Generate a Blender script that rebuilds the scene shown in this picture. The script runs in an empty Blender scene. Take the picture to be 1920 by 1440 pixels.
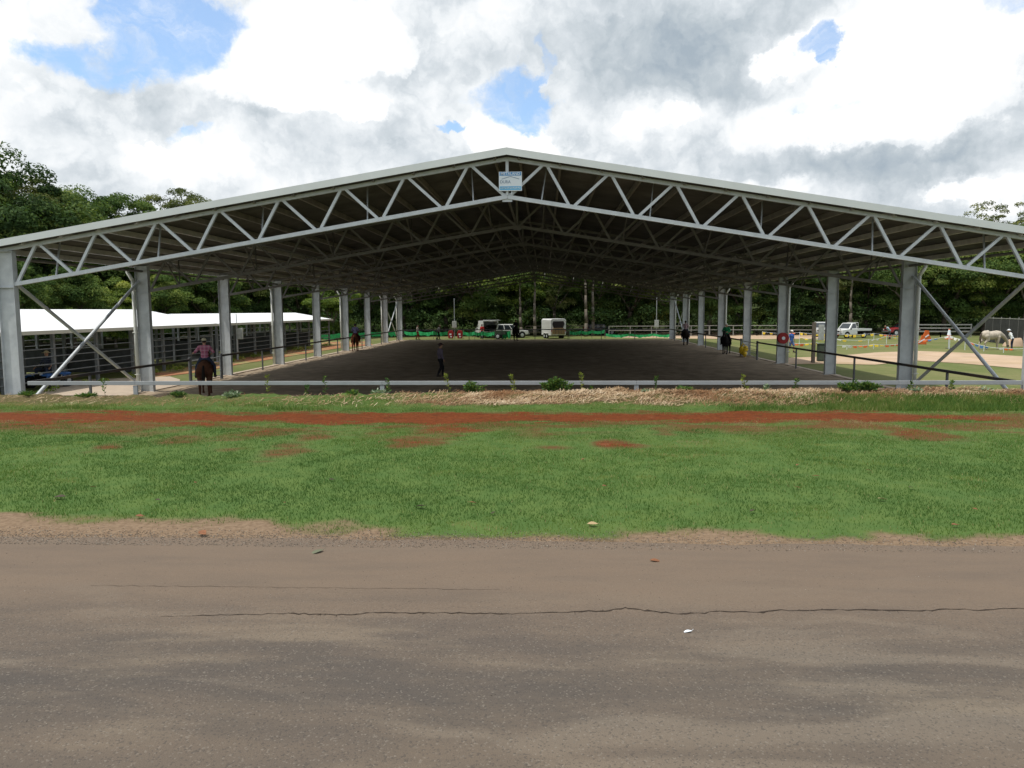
import bpy, bmesh, math, random
import numpy as np
from mathutils import Vector, Matrix, Euler
R = math.radians
random.seed(7)
RNG = np.random.default_rng(11)
S = bpy.context.scene
COL = S.collection

# ---------------------------------------------------------------- camera
CAMZ = 2.60
YAW, PITCH, ROLL, FPX = -0.0439, 0.0983, -0.0049, 1400.0
cam = bpy.data.cameras.new('camera')
cam.sensor_width = 36.0
cam.lens = FPX / 1920 * 36.0
cam.clip_start = 0.1
cam.clip_end = 2000
camo = bpy.data.objects.new('camera', cam)
COL.objects.link(camo)
_cy, _sy, _cp, _sp = math.cos(YAW), math.sin(YAW), math.cos(PITCH), math.sin(PITCH)
FW = Vector((_sy * _cp, _cy * _cp, -_sp))
_r = Vector((_cy, -_sy, 0))
_u = _r.cross(FW)
RT = math.cos(ROLL) * _r + math.sin(ROLL) * _u
UP = -math.sin(ROLL) * _r + math.cos(ROLL) * _u
camo.matrix_world = Matrix((
    (RT.x, UP.x, -FW.x, 0), (RT.y, UP.y, -FW.y, 0), (RT.z, UP.z, -FW.z, CAMZ), (0, 0, 0, 1)))
S.camera = camo

def ray(px, py):
    return (FW + RT * ((px - 960) / FPX) - UP * ((py - 720) / FPX))
def at(px, py, z):
    d = ray(px, py)
    t = (z - CAMZ) / d.z
    return Vector((d.x * t, d.y * t, z))
def aty(px, py, y):
    d = ray(px, py)
    t = y / d.y
    return Vector((d.x * t, y, CAMZ + d.z * t))

# ---------------------------------------------------------------- render look
S.view_settings.view_transform = 'Standard'
S.view_settings.look = 'None'
S.view_settings.gamma = 1
S.view_settings.use_curve_mapping = False
S.view_settings.exposure = 0.0
S.render.engine = 'CYCLES'
S.cycles.max_bounces = 6
S.cycles.diffuse_bounces = 3
S.cycles.transparent_max_bounces = 6

# ---------------------------------------------------------------- sky
SUN_EL, SUN_AZ = R(68), R(-116)      # azimuth measured from +Y (into the arena) towards +X
SUNV = Vector((math.cos(SUN_EL) * math.sin(SUN_AZ), math.cos(SUN_EL) * math.cos(SUN_AZ), math.sin(SUN_EL)))
W = bpy.data.worlds.new('World')
S.world = W
W.use_nodes = True
wt = W.node_tree
for n in list(wt.nodes):
    wt.nodes.remove(n)
class G:
    """small node-graph writer"""
    def __init__(s, t): s.t = t
    def n(s, kind, **kw):
        x = s.t.nodes.new(kind)
        for k, v in kw.items(): setattr(x, k, v)
        return x
    def put(s, sock, v):
        if isinstance(v, bpy.types.NodeSocket): s.t.links.new(v, sock)
        elif v is not None: sock.default_value = v
    def m(s, op, a, b=None, c=None, clamp=False):
        x = s.n('ShaderNodeMath', operation=op, use_clamp=clamp)
        s.put(x.inputs[0], a); s.put(x.inputs[1], b)
        if c is not None: s.put(x.inputs[2], c)
        return x.outputs[0]
    def v(s, op, a, b=None):
        x = s.n('ShaderNodeVectorMath', operation=op)
        s.put(x.inputs[0], a)
        if b is not None: s.put(x.inputs[1], b)
        return x.outputs['Value'] if op in ('LENGTH', 'DOT_PRODUCT') else x.outputs[0]
    def mr(s, x, a, b, c=0.0, d=1.0, smooth=True):
        k = s.n('ShaderNodeMapRange', interpolation_type='SMOOTHSTEP' if smooth else 'LINEAR')
        s.put(k.inputs[0], x)
        for i, q in enumerate((a, b, c, d)): s.put(k.inputs[i + 1], q)
        return k.outputs[0]
    def mix(s, f, a, b, blend='MIX'):
        x = s.n('ShaderNodeMix', data_type='RGBA', blend_type=blend)
        s.put(x.inputs[0], f)
        s.put(x.inputs[6], a if isinstance(a, bpy.types.NodeSocket) else (*a, 1) if len(a) == 3 else a)
        s.put(x.inputs[7], b if isinstance(b, bpy.types.NodeSocket) else (*b, 1) if len(b) == 3 else b)
        return x.outputs[2]
    def noise(s, vec, scale, detail=4, rough=0.55, dist=0.0, color=False):
        x = s.n('ShaderNodeTexNoise')
        s.put(x.inputs['Vector'], vec)
        x.inputs['Scale'].default_value = scale
        x.inputs['Detail'].default_value = detail
        x.inputs['Roughness'].default_value = rough
        x.inputs['Distortion'].default_value = dist
        return x.outputs['Color' if color else 0]
g = G(wt)
tc = g.n('ShaderNodeTexCoord').outputs['Generated']
sep = g.n('ShaderNodeSeparateXYZ'); g.put(sep.inputs[0], tc)
az = g.m('ARCTAN2', sep.outputs[0], sep.outputs[1])
el = g.m('ARCSINE', sep.outputs[2])
cmb = g.n('ShaderNodeCombineXYZ'); g.put(cmb.inputs[0], az); g.put(cmb.inputs[1], el)
ae = cmb.outputs[0]
def azel(px, py):
    d = ray(px, py).normalized()
    return (math.atan2(d.x, d.y), math.asin(d.z), 0.0)
wn = g.v('SUBTRACT', g.noise(ae, 7.0, 7, 0.62, color=True), (0.5, 0.5, 0.5))
wa = g.v('ADD', ae, g.v('MULTIPLY', wn, (0.16, 0.13, 0.0)))
def blobs(lst, lo=1.0, hi=0.35):
    tot = None
    for cx, cy, rx, ry, amp in lst:
        c = azel(cx, cy)
        dv = g.v('MULTIPLY', g.v('SUBTRACT', wa, c), (FPX / rx, FPX / ry, 0.0))
        k = g.mr(g.v('LENGTH', dv), lo, hi, 0.0, amp)
        tot = k if tot is None else g.m('ADD', tot, k)
    return tot
# openings where the blue shows, white sunlit heads, grey undersides
blue = blobs([(300, 60, 150, 85, 1), (160, 120, 120, 45, .9), (330, 10, 160, 60, 1), (955, 190, 110, 55, 1), (1015, 130, 20, 70, .55), (835, 238, 40, 14, .9),
              (1530, 72, 48, 26, .95), (1556, 104, 22, 36, .9), (1890, 10, 45, 30, .6), (375, 240, 50, 20, .7),
              (1535, 215, 60, 22, .5), (1010, 215, 60, 40, .8)])
white = blobs([(470, 110, 150, 110, 1), (620, 50, 230, 90, 1), (950, 250, 130, 65, 1.1), (1040, 285, 60, 35, 1), (1730, 120, 210, 110, 1.2), (1600, 60, 90, 70, .8),
               (1700, 230, 200, 75, 1.2), (1480, 220, 160, 60, .9), (1490, 95, 100, 55, 1), (300, 270, 90, 50, .9), (370, 300, 110, 60, .8),
               (640, 190, 130, 60, .9), (1220, 215, 160, 55, .7), (1830, 370, 120, 35, .9), (1460, 345, 80, 22, .8), (60, 40, 130, 60, .5), (60, 150, 170, 70, .45), (150, 290, 230, 90, .4), (200, 200, 150, 40, .5), (900, 60, 160, 70, .6)])
grey = blobs([(900, 100, 230, 90, .75), (1180, 110, 210, 140, .8), (1400, 30, 260, 60, .9), (470, 205, 140, 40, .9), (760, 290, 230, 70, .8), (1500, 305, 330, 45, 1.1),
              (1720, 325, 200, 40, 1), (1850, 180, 110, 90, .5), (60, 240, 170, 90, .2), (1200, 270, 180, 50, .5), (100, 320, 200, 60, .15), (1330, 140, 150, 60, .6), (1650, 290, 150, 20, .5)], 1.15, 0.2)
fb = g.noise(ae, 5.0, 8, 0.6, 0.2)
fb2 = g.noise(g.v('ADD', ae, (0.02, 0.035, 3.0)), 5.0, 8, 0.6, 0.2)
fine = g.noise(ae, 22.0, 6, 0.6, 0.3)
off = g.mr(sep.outputs[1], 0.35, 0.75)                     # behind the camera: plain broken cloud
blue = g.m('ADD', g.m('MULTIPLY', blue, off), g.m('MULTIPLY', g.m('SUBTRACT', 1.0, off), g.mr(fb, 0.55, 0.62)))
hole = g.mr(g.m('ADD', g.m('ADD', blue, g.m('MULTIPLY', g.m('SUBTRACT', fb, 0.5), 0.5)), g.m('MULTIPLY', g.m('SUBTRACT', fine, 0.5), 1.5)), 0.28, 1.02)
bil = g.noise(g.v('ADD', wa, (1.7, 0.3, 0.0)), 13.0, 3, 0.5)
bil2 = g.noise(g.v('ADD', wa, (4.7, 2.3, 0.0)), 30.0, 3, 0.5)
crease = g.m('ADD', g.mr(g.m('ABSOLUTE', g.m('SUBTRACT', bil, 0.5)), 0.0, 0.13, 0.13, 0.0), g.mr(g.m('ABSOLUTE', g.m('SUBTRACT', bil2, 0.5)), 0.0, 0.12, 0.07, 0.0))
lum = g.m('ADD', g.m('SUBTRACT', g.m('MULTIPLY', g.m('MINIMUM', white, 1.25), 0.40), g.m('MULTIPLY', g.m('MINIMUM', grey, 1.3), 0.27)), 0.78)
lum = g.m('ADD', lum, g.m('MULTIPLY', g.m('SUBTRACT', fb, 0.5), 0.42))
lum = g.m('ADD', lum, g.m('MULTIPLY', g.m('SUBTRACT', fine, 0.5), 0.32))
lum = g.m('ADD', lum, g.m('MULTIPLY', g.m('SUBTRACT', fb, fb2), 1.1))
lum = g.m('SUBTRACT', lum, crease)
heads = blobs([(950, 255, 135, 68, 1), (1045, 285, 55, 35, 1), (1750, 120, 200, 120, 1), (1700, 240, 200, 62, 1), (1490, 95, 95, 50, .9), (300, 275, 85, 45, 1), (380, 300, 90, 40, .9), (480, 120, 150, 105, 1), (640, 60, 230, 80, 1), (1230, 215, 130, 40, .7), (1820, 372, 110, 28, .9), (640, 200, 130, 50, .8)])
heads = g.mr(g.m('ADD', heads, g.m('ADD', g.m('MULTIPLY', g.m('SUBTRACT', fine, 0.5), 1.3), g.m('MULTIPLY', g.m('SUBTRACT', bil, 0.5), 0.9))), 0.40, 0.62)
lum = g.m('ADD', g.m('SUBTRACT', lum, 0.02), g.m('MULTIPLY', heads, 0.20))
ramp = g.n('ShaderNodeValToRGB'); g.put(ramp.inputs[0], lum)
cr = ramp.color_ramp
cr.elements[0].position = 0.0; cr.elements[0].color = (0.40, 0.475, 0.545, 1)
cr.elements[1].position = 1.0; cr.elements[1].color = (1.10, 1.10, 1.10, 1)
for p, c in ((0.25, (.54, .605, .655)), (0.48, (.70, .755, .80)), (0.68, (.88, .92, .95))):
    e = cr.elements.new(p); e.color = (*c, 1)
sky = g.n('ShaderNodeTexSky', sky_type='NISHITA')
sky.sun_disc = False
sky.sun_elevation = SUN_EL
sky.sun_rotation = SUN_AZ
sky.air_density = 1.0; sky.dust_density = 0.6; sky.ozone_density = 1.5
skyc = g.mix(1.0, sky.outputs[0], (0.140, 0.185, 0.215), 'MULTIPLY')
skyc = g.mix(0.24, skyc, (0.8, 0.87, 0.93))
wisp = g.noise(g.v('MULTIPLY', wa, (1.0, 2.6, 1.0)), 6.0, 6, 0.65, 0.6)
thin = g.m('MULTIPLY', hole, g.mr(wisp, 0.44, 0.70, 0.97, 0.50))
final = g.mix(thin, ramp.outputs[0], skyc)
below = g.mr(sep.outputs[2], -0.06, -0.01)
final = g.mix(below, (0.10, 0.11, 0.07), final)
bg = g.n('ShaderNodeBackground')
g.put(bg.inputs[0], final); bg.inputs[1].default_value = 1.0
wo = g.n('ShaderNodeOutputWorld'); wt.links.new(bg.outputs[0], wo.inputs[0])
W.cycles.sampling_method = 'MANUAL'
W.cycles.sample_map_resolution = 512

sl = bpy.data.lights.new('sun', 'SUN')
sl.energy = 3.4; sl.angle = R(0.53); sl.color = (1.0, 0.95, 0.87)
so = bpy.data.objects.new('sun', sl); COL.objects.link(so)
so.location = (0, 0, 60)
so.rotation_euler = SUNV.to_track_quat('Z', 'Y').to_euler()

# ---------------------------------------------------------------- helpers
def tag(o, label=None, cat=None, group=None, kind=None):
    if label: o['label'] = label
    if cat: o['category'] = cat
    if group: o['group'] = group
    if kind: o['kind'] = kind
    return o
def link(o, parent=None):
    COL.objects.link(o)
    if parent is not None: o.parent = parent
    return o
def empty(name, loc=(0, 0, 0), rz=0.0):
    o = bpy.data.objects.new(name, None)
    o.location = loc; o.rotation_euler = (0, 0, rz); o.empty_display_size = 0.2
    return link(o)
def thing(name, label, cat, loc=(0, 0, 0), rz=0.0, group=None):
    return tag(empty(name, loc, rz), label, cat, group)
def copy_tree(o, parent=None):
    c = o.copy(); link(c, parent)
    for ch in list(o.children): copy_tree(ch, c)
    return c

def mat(name, col, rough=0.7, metal=0.0, var=0.15, scale=6.0, bump=0.0, bscale=40.0, tint=None, spec=0.3, detail=5):
    """Principled with noise-broken colour; tint = a second colour mixed in patches."""
    m = bpy.data.materials.new(name); m.use_nodes = True
    q = G(m.node_tree)
    b = m.node_tree.nodes['Principled BSDF']
    co = q.n('ShaderNodeTexCoord').outputs['Object']
    n1 = q.noise(co, scale, detail, 0.6)
    f = q.mr(n1, 0.3, 0.7, 1 - var, 1 + var, False)
    base = q.n('ShaderNodeRGB').outputs[0]; base.default_value = (*col, 1)
    c = base
    if tint is not None:
        c = q.mix(q.mr(q.noise(co, scale * 0.37, 4, 0.6), 0.42, 0.62), c, tint)
    x = q.v('SCALE', c); x.node.inputs['Scale'].default_value = 1.0; q.put(x.node.inputs['Scale'], f)
    q.put(b.inputs['Base Color'], x)
    b.inputs['Roughness'].default_value = rough
    b.inputs['Metallic'].default_value = metal
    b.inputs['Specular IOR Level'].default_value = spec
    if bump:
        bn = q.n('ShaderNodeBump'); bn.inputs['Strength'].default_value = bump; bn.inputs['Distance'].default_value = 0.02
        q.put(bn.inputs['Height'], q.noise(co, bscale, 5, 0.6)); q.put(b.inputs['Normal'], bn.outputs[0])
    return m
def attr_mat(name, stops, rough=0.8, attr='tint', translucent=0.0, objvar=False, spec=0.2):
    """colour ramp over a per-face number: pieces of leaf, straw, stone"""
    m = bpy.data.materials.new(name); m.use_nodes = True
    q = G(m.node_tree); b = m.node_tree.nodes['Principled BSDF']
    a = q.n('ShaderNodeAttribute', attribute_name=attr)
    fac = a.outputs['Fac']
    if objvar:
        oi = q.n('ShaderNodeObjectInfo')
        fac = q.m('ADD', fac, q.m('MULTIPLY', q.m('SUBTRACT', oi.outputs['Random'], 0.5), 0.35))
    r = q.n('ShaderNodeValToRGB'); q.put(r.inputs[0], fac)
    e = r.color_ramp.elements
    e[0].position, e[0].color = stops[0][0], (*stops[0][1], 1)
    e[1].position, e[1].color = stops[-1][0], (*stops[-1][1], 1)
    for p, c in stops[1:-1]:
        k = e.new(p); k.color = (*c, 1)
    q.put(b.inputs['Base Color'], r.outputs[0])
    b.inputs['Roughness'].default_value = rough; b.inputs['Specular IOR Level'].default_value = spec
    if translucent:
        t = q.n('ShaderNodeBsdfTranslucent'); q.put(t.inputs[0], q.mix(1.0, r.outputs[0], (1.1, 1.15, 0.55), 'MULTIPLY'))
        mx = q.n('ShaderNodeMixShader'); mx.inputs[0].default_value = translucent
        q.put(mx.inputs[1], b.outputs[0]); q.put(mx.inputs[2], t.outputs[0])
        out = [n for n in m.node_tree.nodes if n.type == 'OUTPUT_MATERIAL'][0]
        q.put(out.inputs[0], mx.outputs[0])
    return m

def np_mesh(name, verts, faces, k, material, tint=None, smooth=False):
    """faces: (n,k) int array"""
    me = bpy.data.meshes.new(name)
    n = len(faces)
    me.vertices.add(len(verts)); me.vertices.foreach_set('co', np.asarray(verts, np.float32).ravel())
    me.loops.add(n * k); me.loops.foreach_set('vertex_index', np.asarray(faces, np.int32).ravel())
    me.polygons.add(n)
    me.polygons.foreach_set('loop_start', np.arange(0, n * k, k, dtype=np.int32))
    if smooth: me.polygons.foreach_set('use_smooth', np.ones(n, dtype=bool))
    me.update(calc_edges=True)
    if tint is not None:
        a = me.attributes.new('tint', 'FLOAT', 'FACE'); a.data.foreach_set('value', np.asarray(tint, np.float32))
    me.materials.append(material)
    return me
def obj(name, me, parent=None):
    return link(bpy.data.objects.new(name, me), parent)

class MB:
    """mesh builder: collects boxes, tubes, prisms and links them as ONE object"""
    def __init__(s): s.bm = bmesh.new()
    def box(s, c, d, rz=0.0, bev=0.0, M=None):
        m = Matrix.Translation(c) @ Matrix.Rotation(rz, 4, 'Z') @ Matrix.Diagonal((d[0], d[1], d[2], 1))
        if M is not None: m = M @ m
        r = bmesh.ops.create_cube(s.bm, size=1.0, matrix=m)
        if bev:
            ed = list({e for v in r['verts'] for e in v.link_edges})
            bmesh.ops.bevel(s.bm, geom=ed, offset=bev, segments=2, affect='EDGES', profile=0.5)
        return s
    def bar(s, a, b, w, h=None, upv=(0, 0, 1)):
        """rectangular member from a to b; w across, h along upv"""
        h = h or w
        a, b = Vector(a), Vector(b); d = b - a; L = d.length
        z = d.normalized(); u = Vector(upv)
        x = u.cross(z)
        if x.length < 1e-4: x = Vector((1, 0, 0)).cross(z)
        x.normalize(); y = z.cross(x)
        m = Matrix.Translation((a + b) / 2) @ Matrix((x, y, z)).transposed().to_4x4() @ Matrix.Diagonal((w, h, L, 1))
        bmesh.ops.create_cube(s.bm, size=1.0, matrix=m)
        return s
    def tube(s, a, b, r0, r1=None, seg=10):
        r1 = r0 if r1 is None else r1
        a, b = Vector(a), Vector(b); d = b - a
        m = Matrix.Translation((a + b) / 2) @ d.to_track_quat('Z', 'Y').to_matrix().to_4x4()
        bmesh.ops.create_cone(s.bm, cap_ends=True, segments=seg, radius1=r0, radius2=r1, depth=d.length, matrix=m)
        return s
    def ball(s, c, r, seg=12, rot=None):
        r = (r, r, r) if not hasattr(r, '__len__') else r
        m = Matrix.Translation(c)
        if rot is not None: m = m @ Euler(rot).to_matrix().to_4x4()
        m = m @ Matrix.Diagonal((*r, 1))
        bmesh.ops.create_uvsphere(s.bm, u_segments=seg, v_segments=max(6, seg * 2 // 3), radius=1.0, matrix=m)
        return s
    def cap(s, a, b, r0, r1=None, seg=12):
        r1 = r0 if r1 is None else r1
        s.tube(a, b, r0, r1, seg); s.ball(a, r0, seg); s.ball(b, r1, seg)
        return s
    def prism(s, pts, depth, M=Matrix.Identity(4), bev=0.0):
        """pts in local (x,y) extruded along local z by depth, centred"""
        vs = [s.bm.verts.new(M @ Vector((p[0], p[1], -depth / 2))) for p in pts]
        ws = [s.bm.verts.new(M @ Vector((p[0], p[1], depth / 2))) for p in pts]
        n = len(pts)
        fs = [s.bm.faces.new(vs[::-1]), s.bm.faces.new(ws)]
        for i in range(n): fs.append(s.bm.faces.new((vs[i], vs[(i + 1) % n], ws[(i + 1) % n], ws[i])))
        bmesh.ops.recalc_face_normals(s.bm, faces=fs)
        if bev:
            ed = [e for f in fs[:2] for e in f.edges]
            bmesh.ops.bevel(s.bm, geom=list(set(ed)), offset=bev, segments=2, affect='EDGES', profile=0.5)
        return s
    def poly(s, pts):
        s.bm.faces.new([s.bm.verts.new(p) for p in pts]); return s
    def mesh(s, name, material, smooth=False):
        me = bpy.data.meshes.new(name); s.bm.to_mesh(me); s.bm.free()
        if smooth:
            me.polygons.foreach_set('use_smooth', np.ones(len(me.polygons), dtype=bool))
        me.materials.append(material)
        return me
    def build(s, name, material, parent=None, smooth=False, loc=None):
        o = obj(name, s.mesh(name, material, smooth), parent)
        if loc is not None: o.location = loc
        return o
    def solid(s, name, material, parent=None, voxel=0.015, it=2, loc=None):
        """fuse the overlapping shapes into one continuous skin"""
        me = bpy.data.meshes.new(name); s.bm.to_mesh(me); s.bm.free()
        t = bpy.data.objects.new('tmp', me); COL.objects.link(t)
        r = t.modifiers.new('r', 'REMESH'); r.mode = 'VOXEL'; r.voxel_size = voxel; r.use_smooth_shade = True
        if it:
            k = t.modifiers.new('s', 'SMOOTH'); k.iterations = it; k.factor = 0.5
        dg = bpy.context.evaluated_depsgraph_get()
        m2 = bpy.data.meshes.new_from_object(t.evaluated_get(dg))
        bpy.data.objects.remove(t); bpy.data.meshes.remove(me)
        m2.name = name; m2.materials.clear(); m2.materials.append(material)
        o = obj(name, m2, parent)
        if loc is not None: o.location = loc
        return o

# value noise in the plane, for scatter densities and ground cover
def vnoise(x, y, seed=0):
    xi = np.floor(x).astype(np.int64); yi = np.floor(y).astype(np.int64)
    xf = x - xi; yf = y - yi
    u = xf * xf * (3 - 2 * xf); v = yf * yf * (3 - 2 * yf)
    def h(a, b):
        k = (a * 374761393 + b * 668265263 + seed * 1442695041) & 0x7fffffff
        k = ((k ^ (k >> 13)) * 1274126177) & 0x7fffffff
        return ((k ^ (k >> 16)) & 0xffff) / 65535.0
    return (h(xi, yi) * (1 - u) + h(xi + 1, yi) * u) * (1 - v) + (h(xi, yi + 1) * (1 - u) + h(xi + 1, yi + 1) * u) * v
def fbm(x, y, s, seed=0, o=5):
    x = np.asarray(x, float) / s; y = np.asarray(y, float) / s
    t = 0; a = 0.5; n = 0
    for i in range(o):
        t = t + a * vnoise(x + 17.3 * i, y - 9.1 * i, seed + i); n += a; a *= 0.55; x = x * 2.03; y = y * 2.03
    return t / n
def sstep(a, b, x):
    t = np.clip((np.asarray(x, float) - a) / (b - a), 0, 1); return t * t * (3 - 2 * t)

# ---------------------------------------------------------------- measures of the place
FLOOR = CAMZ - 3.467           # arena floor and the ground around it; the road and the lawn in front lie higher
XC, D0, BAY, NB = -1.14, 23.33, 8.10, 8
HALF = 16.0
def FZ(z): return FLOOR + z
ROAD_Y = 8.62                  # far edge of the road

# ---------------------------------------------------------------- ground in front: verge, lawn, red soil, bank
GX = np.concatenate([np.linspace(-300, -32, 26), np.arange(-30, 30.01, 0.10), np.linspace(32, 300, 26)])
GY = np.arange(7.7, 23.41, 0.085)
def bank_z(x, y):
    x = np.asarray(x, float); y = np.asarray(y, float)
    crest = 0.00 + 0.17 * sstep(-12, 6, x)
    lump = (fbm(x, y, 0.55, 3) - 0.5) * 0.22 + (fbm(x, y, 2.4, 4) - 0.5) * 0.10
    up = sstep(19.7, 21.9, y)
    z = up * (crest + lump) - 0.03 * sstep(17.0, 18.3, y) * (1 - up) + (fbm(x, y, 1.7, 5) - 0.5) * 0.05 * sstep(8.2, 9.2, y)
    z = z + (fbm(x, y, 0.35, 8) - 0.5) * 0.03 * sstep(8.1, 8.7, y)
    drop = sstep(22.75, 23.3, y)
    return z * (1 - drop) + (FLOOR - 0.05) * drop
def soil_amount(x, y):
    """how much bare red soil shows (0..1)"""
    wig = (fbm(x, y, 1.3, 21) - 0.5)
    yc = 18.2 + 0.25 * np.sin(np.asarray(x) * 0.21) + wig * 0.7
    w = 0.95 + 0.5 * (fbm(x, y, 0.5, 23) - 0.5) - 0.55 * sstep(6.5, 11, x)
    band = 1 - sstep(w * 0.62, w * 1.4, np.abs(y - yc) + (fbm(x * .4, y, 0.26, 24) - .5) * 1.7)
    band = band * (1 - 0.75 * sstep(8.5, 12.5, x) * (0.3 + 1.4 * (fbm(x, y, 0.9, 5) > 0.47)).clip(0, 1))
    s = np.maximum(band, (0.5 * sstep(14.6, 17.2, y + (fbm(x * .4, y, 1.0, 27) - .5) * 3) * sstep(19.6, 18.8, y) * sstep(.40, .60, fbm(x * .4, y, .45, 29))))
    for px, py, rx, ry, a in ((570, 828, 50, 22, .55), (200, 806, 130, 12, .55), (190, 842, 34, 14, .6), (330, 826, 35, 14, .5), (490, 812, 60, 22, .7), (850, 806, 70, 14, .8), (770, 828, 60, 9, .7),
                              (1000, 806, 60, 12, .5), (1165, 830, 50, 9, .85), (1250, 812, 40, 10, .6), (1420, 806, 90, 10, .5), (1720, 812, 60, 10, .7), (1560, 798, 90, 10, .5),
                              (1880, 798, 90, 8, .6), (1030, 838, 40, 6, .5), (1290, 806, 45, 12, .5), (60, 800, 120, 8, .5), (700, 812, 40, 10, .4)):
        c = at(px, py, 0.0); e = at(px + rx, py, 0.0); f = at(px, py - ry, 0.0)
        rr = np.sqrt(((x - c.x) / (e.x - c.x)) ** 2 + ((y - c.y) / (f.y - c.y)) ** 2) + wig * 2.0 + (fbm(x * .35, y, .5, 39) - .5) * 2.5
        s = np.maximum(s, 1.05 * a * (1 - sstep(0.1, 1.45, rr)) * (0.15 + 1.3 * fbm(x * .45, y, 0.22, 37)))
    return s
def verge_amount(x, y):
    """bare tan earth between road and lawn"""
    e = 8.78 + 0.42 * (fbm(x, np.zeros_like(x) + 3, 2.6, 31) - 0.45) * 2 + 0.35 * sstep(-1, -9, x)
    e = e - 0.40 * sstep(-3.5, -1.0, x)
    return 1 - sstep(-0.22, 0.30, y - e + (fbm(x, y, 0.5, 33) - 0.5) * 1.1)
def straw_amount(x, y):
    return sstep(20.35, 20.9, y + (fbm(x, y, 1.1, 41) - 0.5) * 1.2) * sstep(-7.5, 1.0, x + (fbm(x, y, 1.5, 43) - .5) * 9) * sstep(23.2, 22.9, y) * (0.45 + 0.55 * sstep(.38, .55, fbm(x, y, 0.9, 45))) * (1 - .9 * sstep(7.0, 9.0, x) * sstep(21.6, 20.9, y))
def grass_amount(x, y):
    gr = (1 - soil_amount(x, y)) * (1 - verge_amount(x, y)) * sstep(8.2, 8.5, y)
    st = straw_amount(x, y)
    lush = sstep(7.5, 9.5, x) * (1 - sstep(21.2, 21.9, y)) * sstep(19.2, 19.6, y)
    bare = sstep(20.6, 21.3, y) * sstep(-8, -14, x) * 0.75
    return np.clip(gr * (1 - 0.97 * st * (1 - lush)) * (1 - bare), 0, 1)
XX, YY = np.meshgrid(GX, GY)
ZZ = bank_z(XX, YY)
nx, ny = len(GX), len(GY)
idx = np.arange(nx * ny).reshape(ny, nx)
faces = np.stack([idx[:-1, :-1], idx[:-1, 1:], idx[1:, 1:], idx[1:, :-1]], -1).reshape(-1, 4)
mg = bpy.data.materials.new('lawn soil'); mg.use_nodes = True
q = G(mg.node_tree); b = mg.node_tree.nodes['Principled BSDF']
co = q.n('ShaderNodeTexCoord').outputs['Object']
def A(nm): return q.n('ShaderNodeAttribute', attribute_name=nm).outputs['Fac']
n_f = q.noise(co, 60, 4, 0.65); n_m = q.noise(co, 2.2, 5, 0.6); n_s = q.noise(co, 14, 5, 0.6)
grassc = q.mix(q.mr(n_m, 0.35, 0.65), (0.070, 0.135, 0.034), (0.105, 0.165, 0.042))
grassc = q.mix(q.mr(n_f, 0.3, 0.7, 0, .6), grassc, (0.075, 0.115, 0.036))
redc = q.mix(q.mr(n_s, 0.3, 0.7), (0.105, 0.029, 0.010), (0.185, 0.053, 0.018))
redc = q.mix(q.mr(n_m, 0.58, 0.75), redc, (0.20, 0.078, 0.038))
redc = q.mix(q.mr(q.noise(q.v('MULTIPLY', co, (0.5, 1, 1)), 5.5, 5, .7), 0.50, 0.66, 0, .75), redc, (0.070, 0.026, 0.012))
earthc = q.mix(q.mr(n_s, 0.35, 0.65), (0.175, 0.120, 0.078), (0.245, 0.175, 0.115))
strawc = q.mix(q.mr(n_s, 0.35, 0.65), (0.11, 0.062, 0.034), (0.25, 0.17, 0.10))
brown = q.mix(q.mr(n_s, 0.35, 0.65), (0.095, 0.060, 0.036), (0.175, 0.118, 0.070))
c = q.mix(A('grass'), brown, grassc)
c = q.mix(A('straw'), c, strawc)
c = q.mix(q.mr(A('soil'), 0.05, 0.5, 0, .85), c, (0.115, 0.060, 0.024))
c = q.mix(q.mr(A('soil'), 0.35, 0.85), c, redc)
c = q.mix(A('verge'), c, earthc)
q.put(b.inputs['Base Color'], c); b.inputs['Roughness'].default_value = 0.95; b.inputs['Specular IOR Level'].default_value = 0.1
bn = q.n('ShaderNodeBump'); bn.inputs['Strength'].default_value = 0.6; bn.inputs['Distance'].default_value = 0.03
q.put(bn.inputs['Height'], q.noise(co, 25, 6, 0.7)); q.put(b.inputs['Normal'], bn.outputs[0])
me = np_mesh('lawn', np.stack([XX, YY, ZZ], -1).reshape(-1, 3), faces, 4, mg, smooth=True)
for nm, val in (('grass', grass_amount(XX, YY)), ('straw', straw_amount(XX, YY)), ('soil', soil_amount(XX, YY)), ('verge', verge_amount(XX, YY))):
    a = me.attributes.new(nm, 'FLOAT', 'POINT'); a.data.foreach_set('value', val.ravel().astype(np.float32))
tag(obj('lawn', me), kind='structure')

def blades(name, X, Y, h, w, material, tint, lean=0.5, zf=bank_z):
    n = len(X); Z = zf(X, Y)
    th = RNG.uniform(0, 2 * np.pi, n); la = RNG.uniform(0, 2 * np.pi, n); le = RNG.uniform(0.1, lean, n) * h
    dx, dy = np.cos(th) * w / 2, np.sin(th) * w / 2
    V = np.empty((n, 3, 3))
    V[:, 0] = np.stack([X - dx, Y - dy, Z - 0.005], -1); V[:, 1] = np.stack([X + dx, Y + dy, Z - 0.005], -1)
    V[:, 2] = np.stack([X + np.cos(la) * le, Y + np.sin(la) * le, Z + h], -1)
    F = np.arange(n * 3).reshape(n, 3)
    return obj(name, np_mesh(name, V.reshape(-1, 3), F, 3, material, tint))
def spread(n, y0, y1, dens, k=0.80, pad=3.0):
    """random spots in the wedge of ground in view (and some to the sides)"""
    Y = RNG.uniform(y0, y1, n); X = RNG.uniform(-1, 1, n) * (k * y1 + pad)
    keep = np.abs(X + 0.05 * Y) < k * Y + pad
    X, Y = X[keep], Y[keep]
    keep = RNG.uniform(0, 1, len(X)) < dens(X, Y)
    return X[keep], Y[keep]
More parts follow.
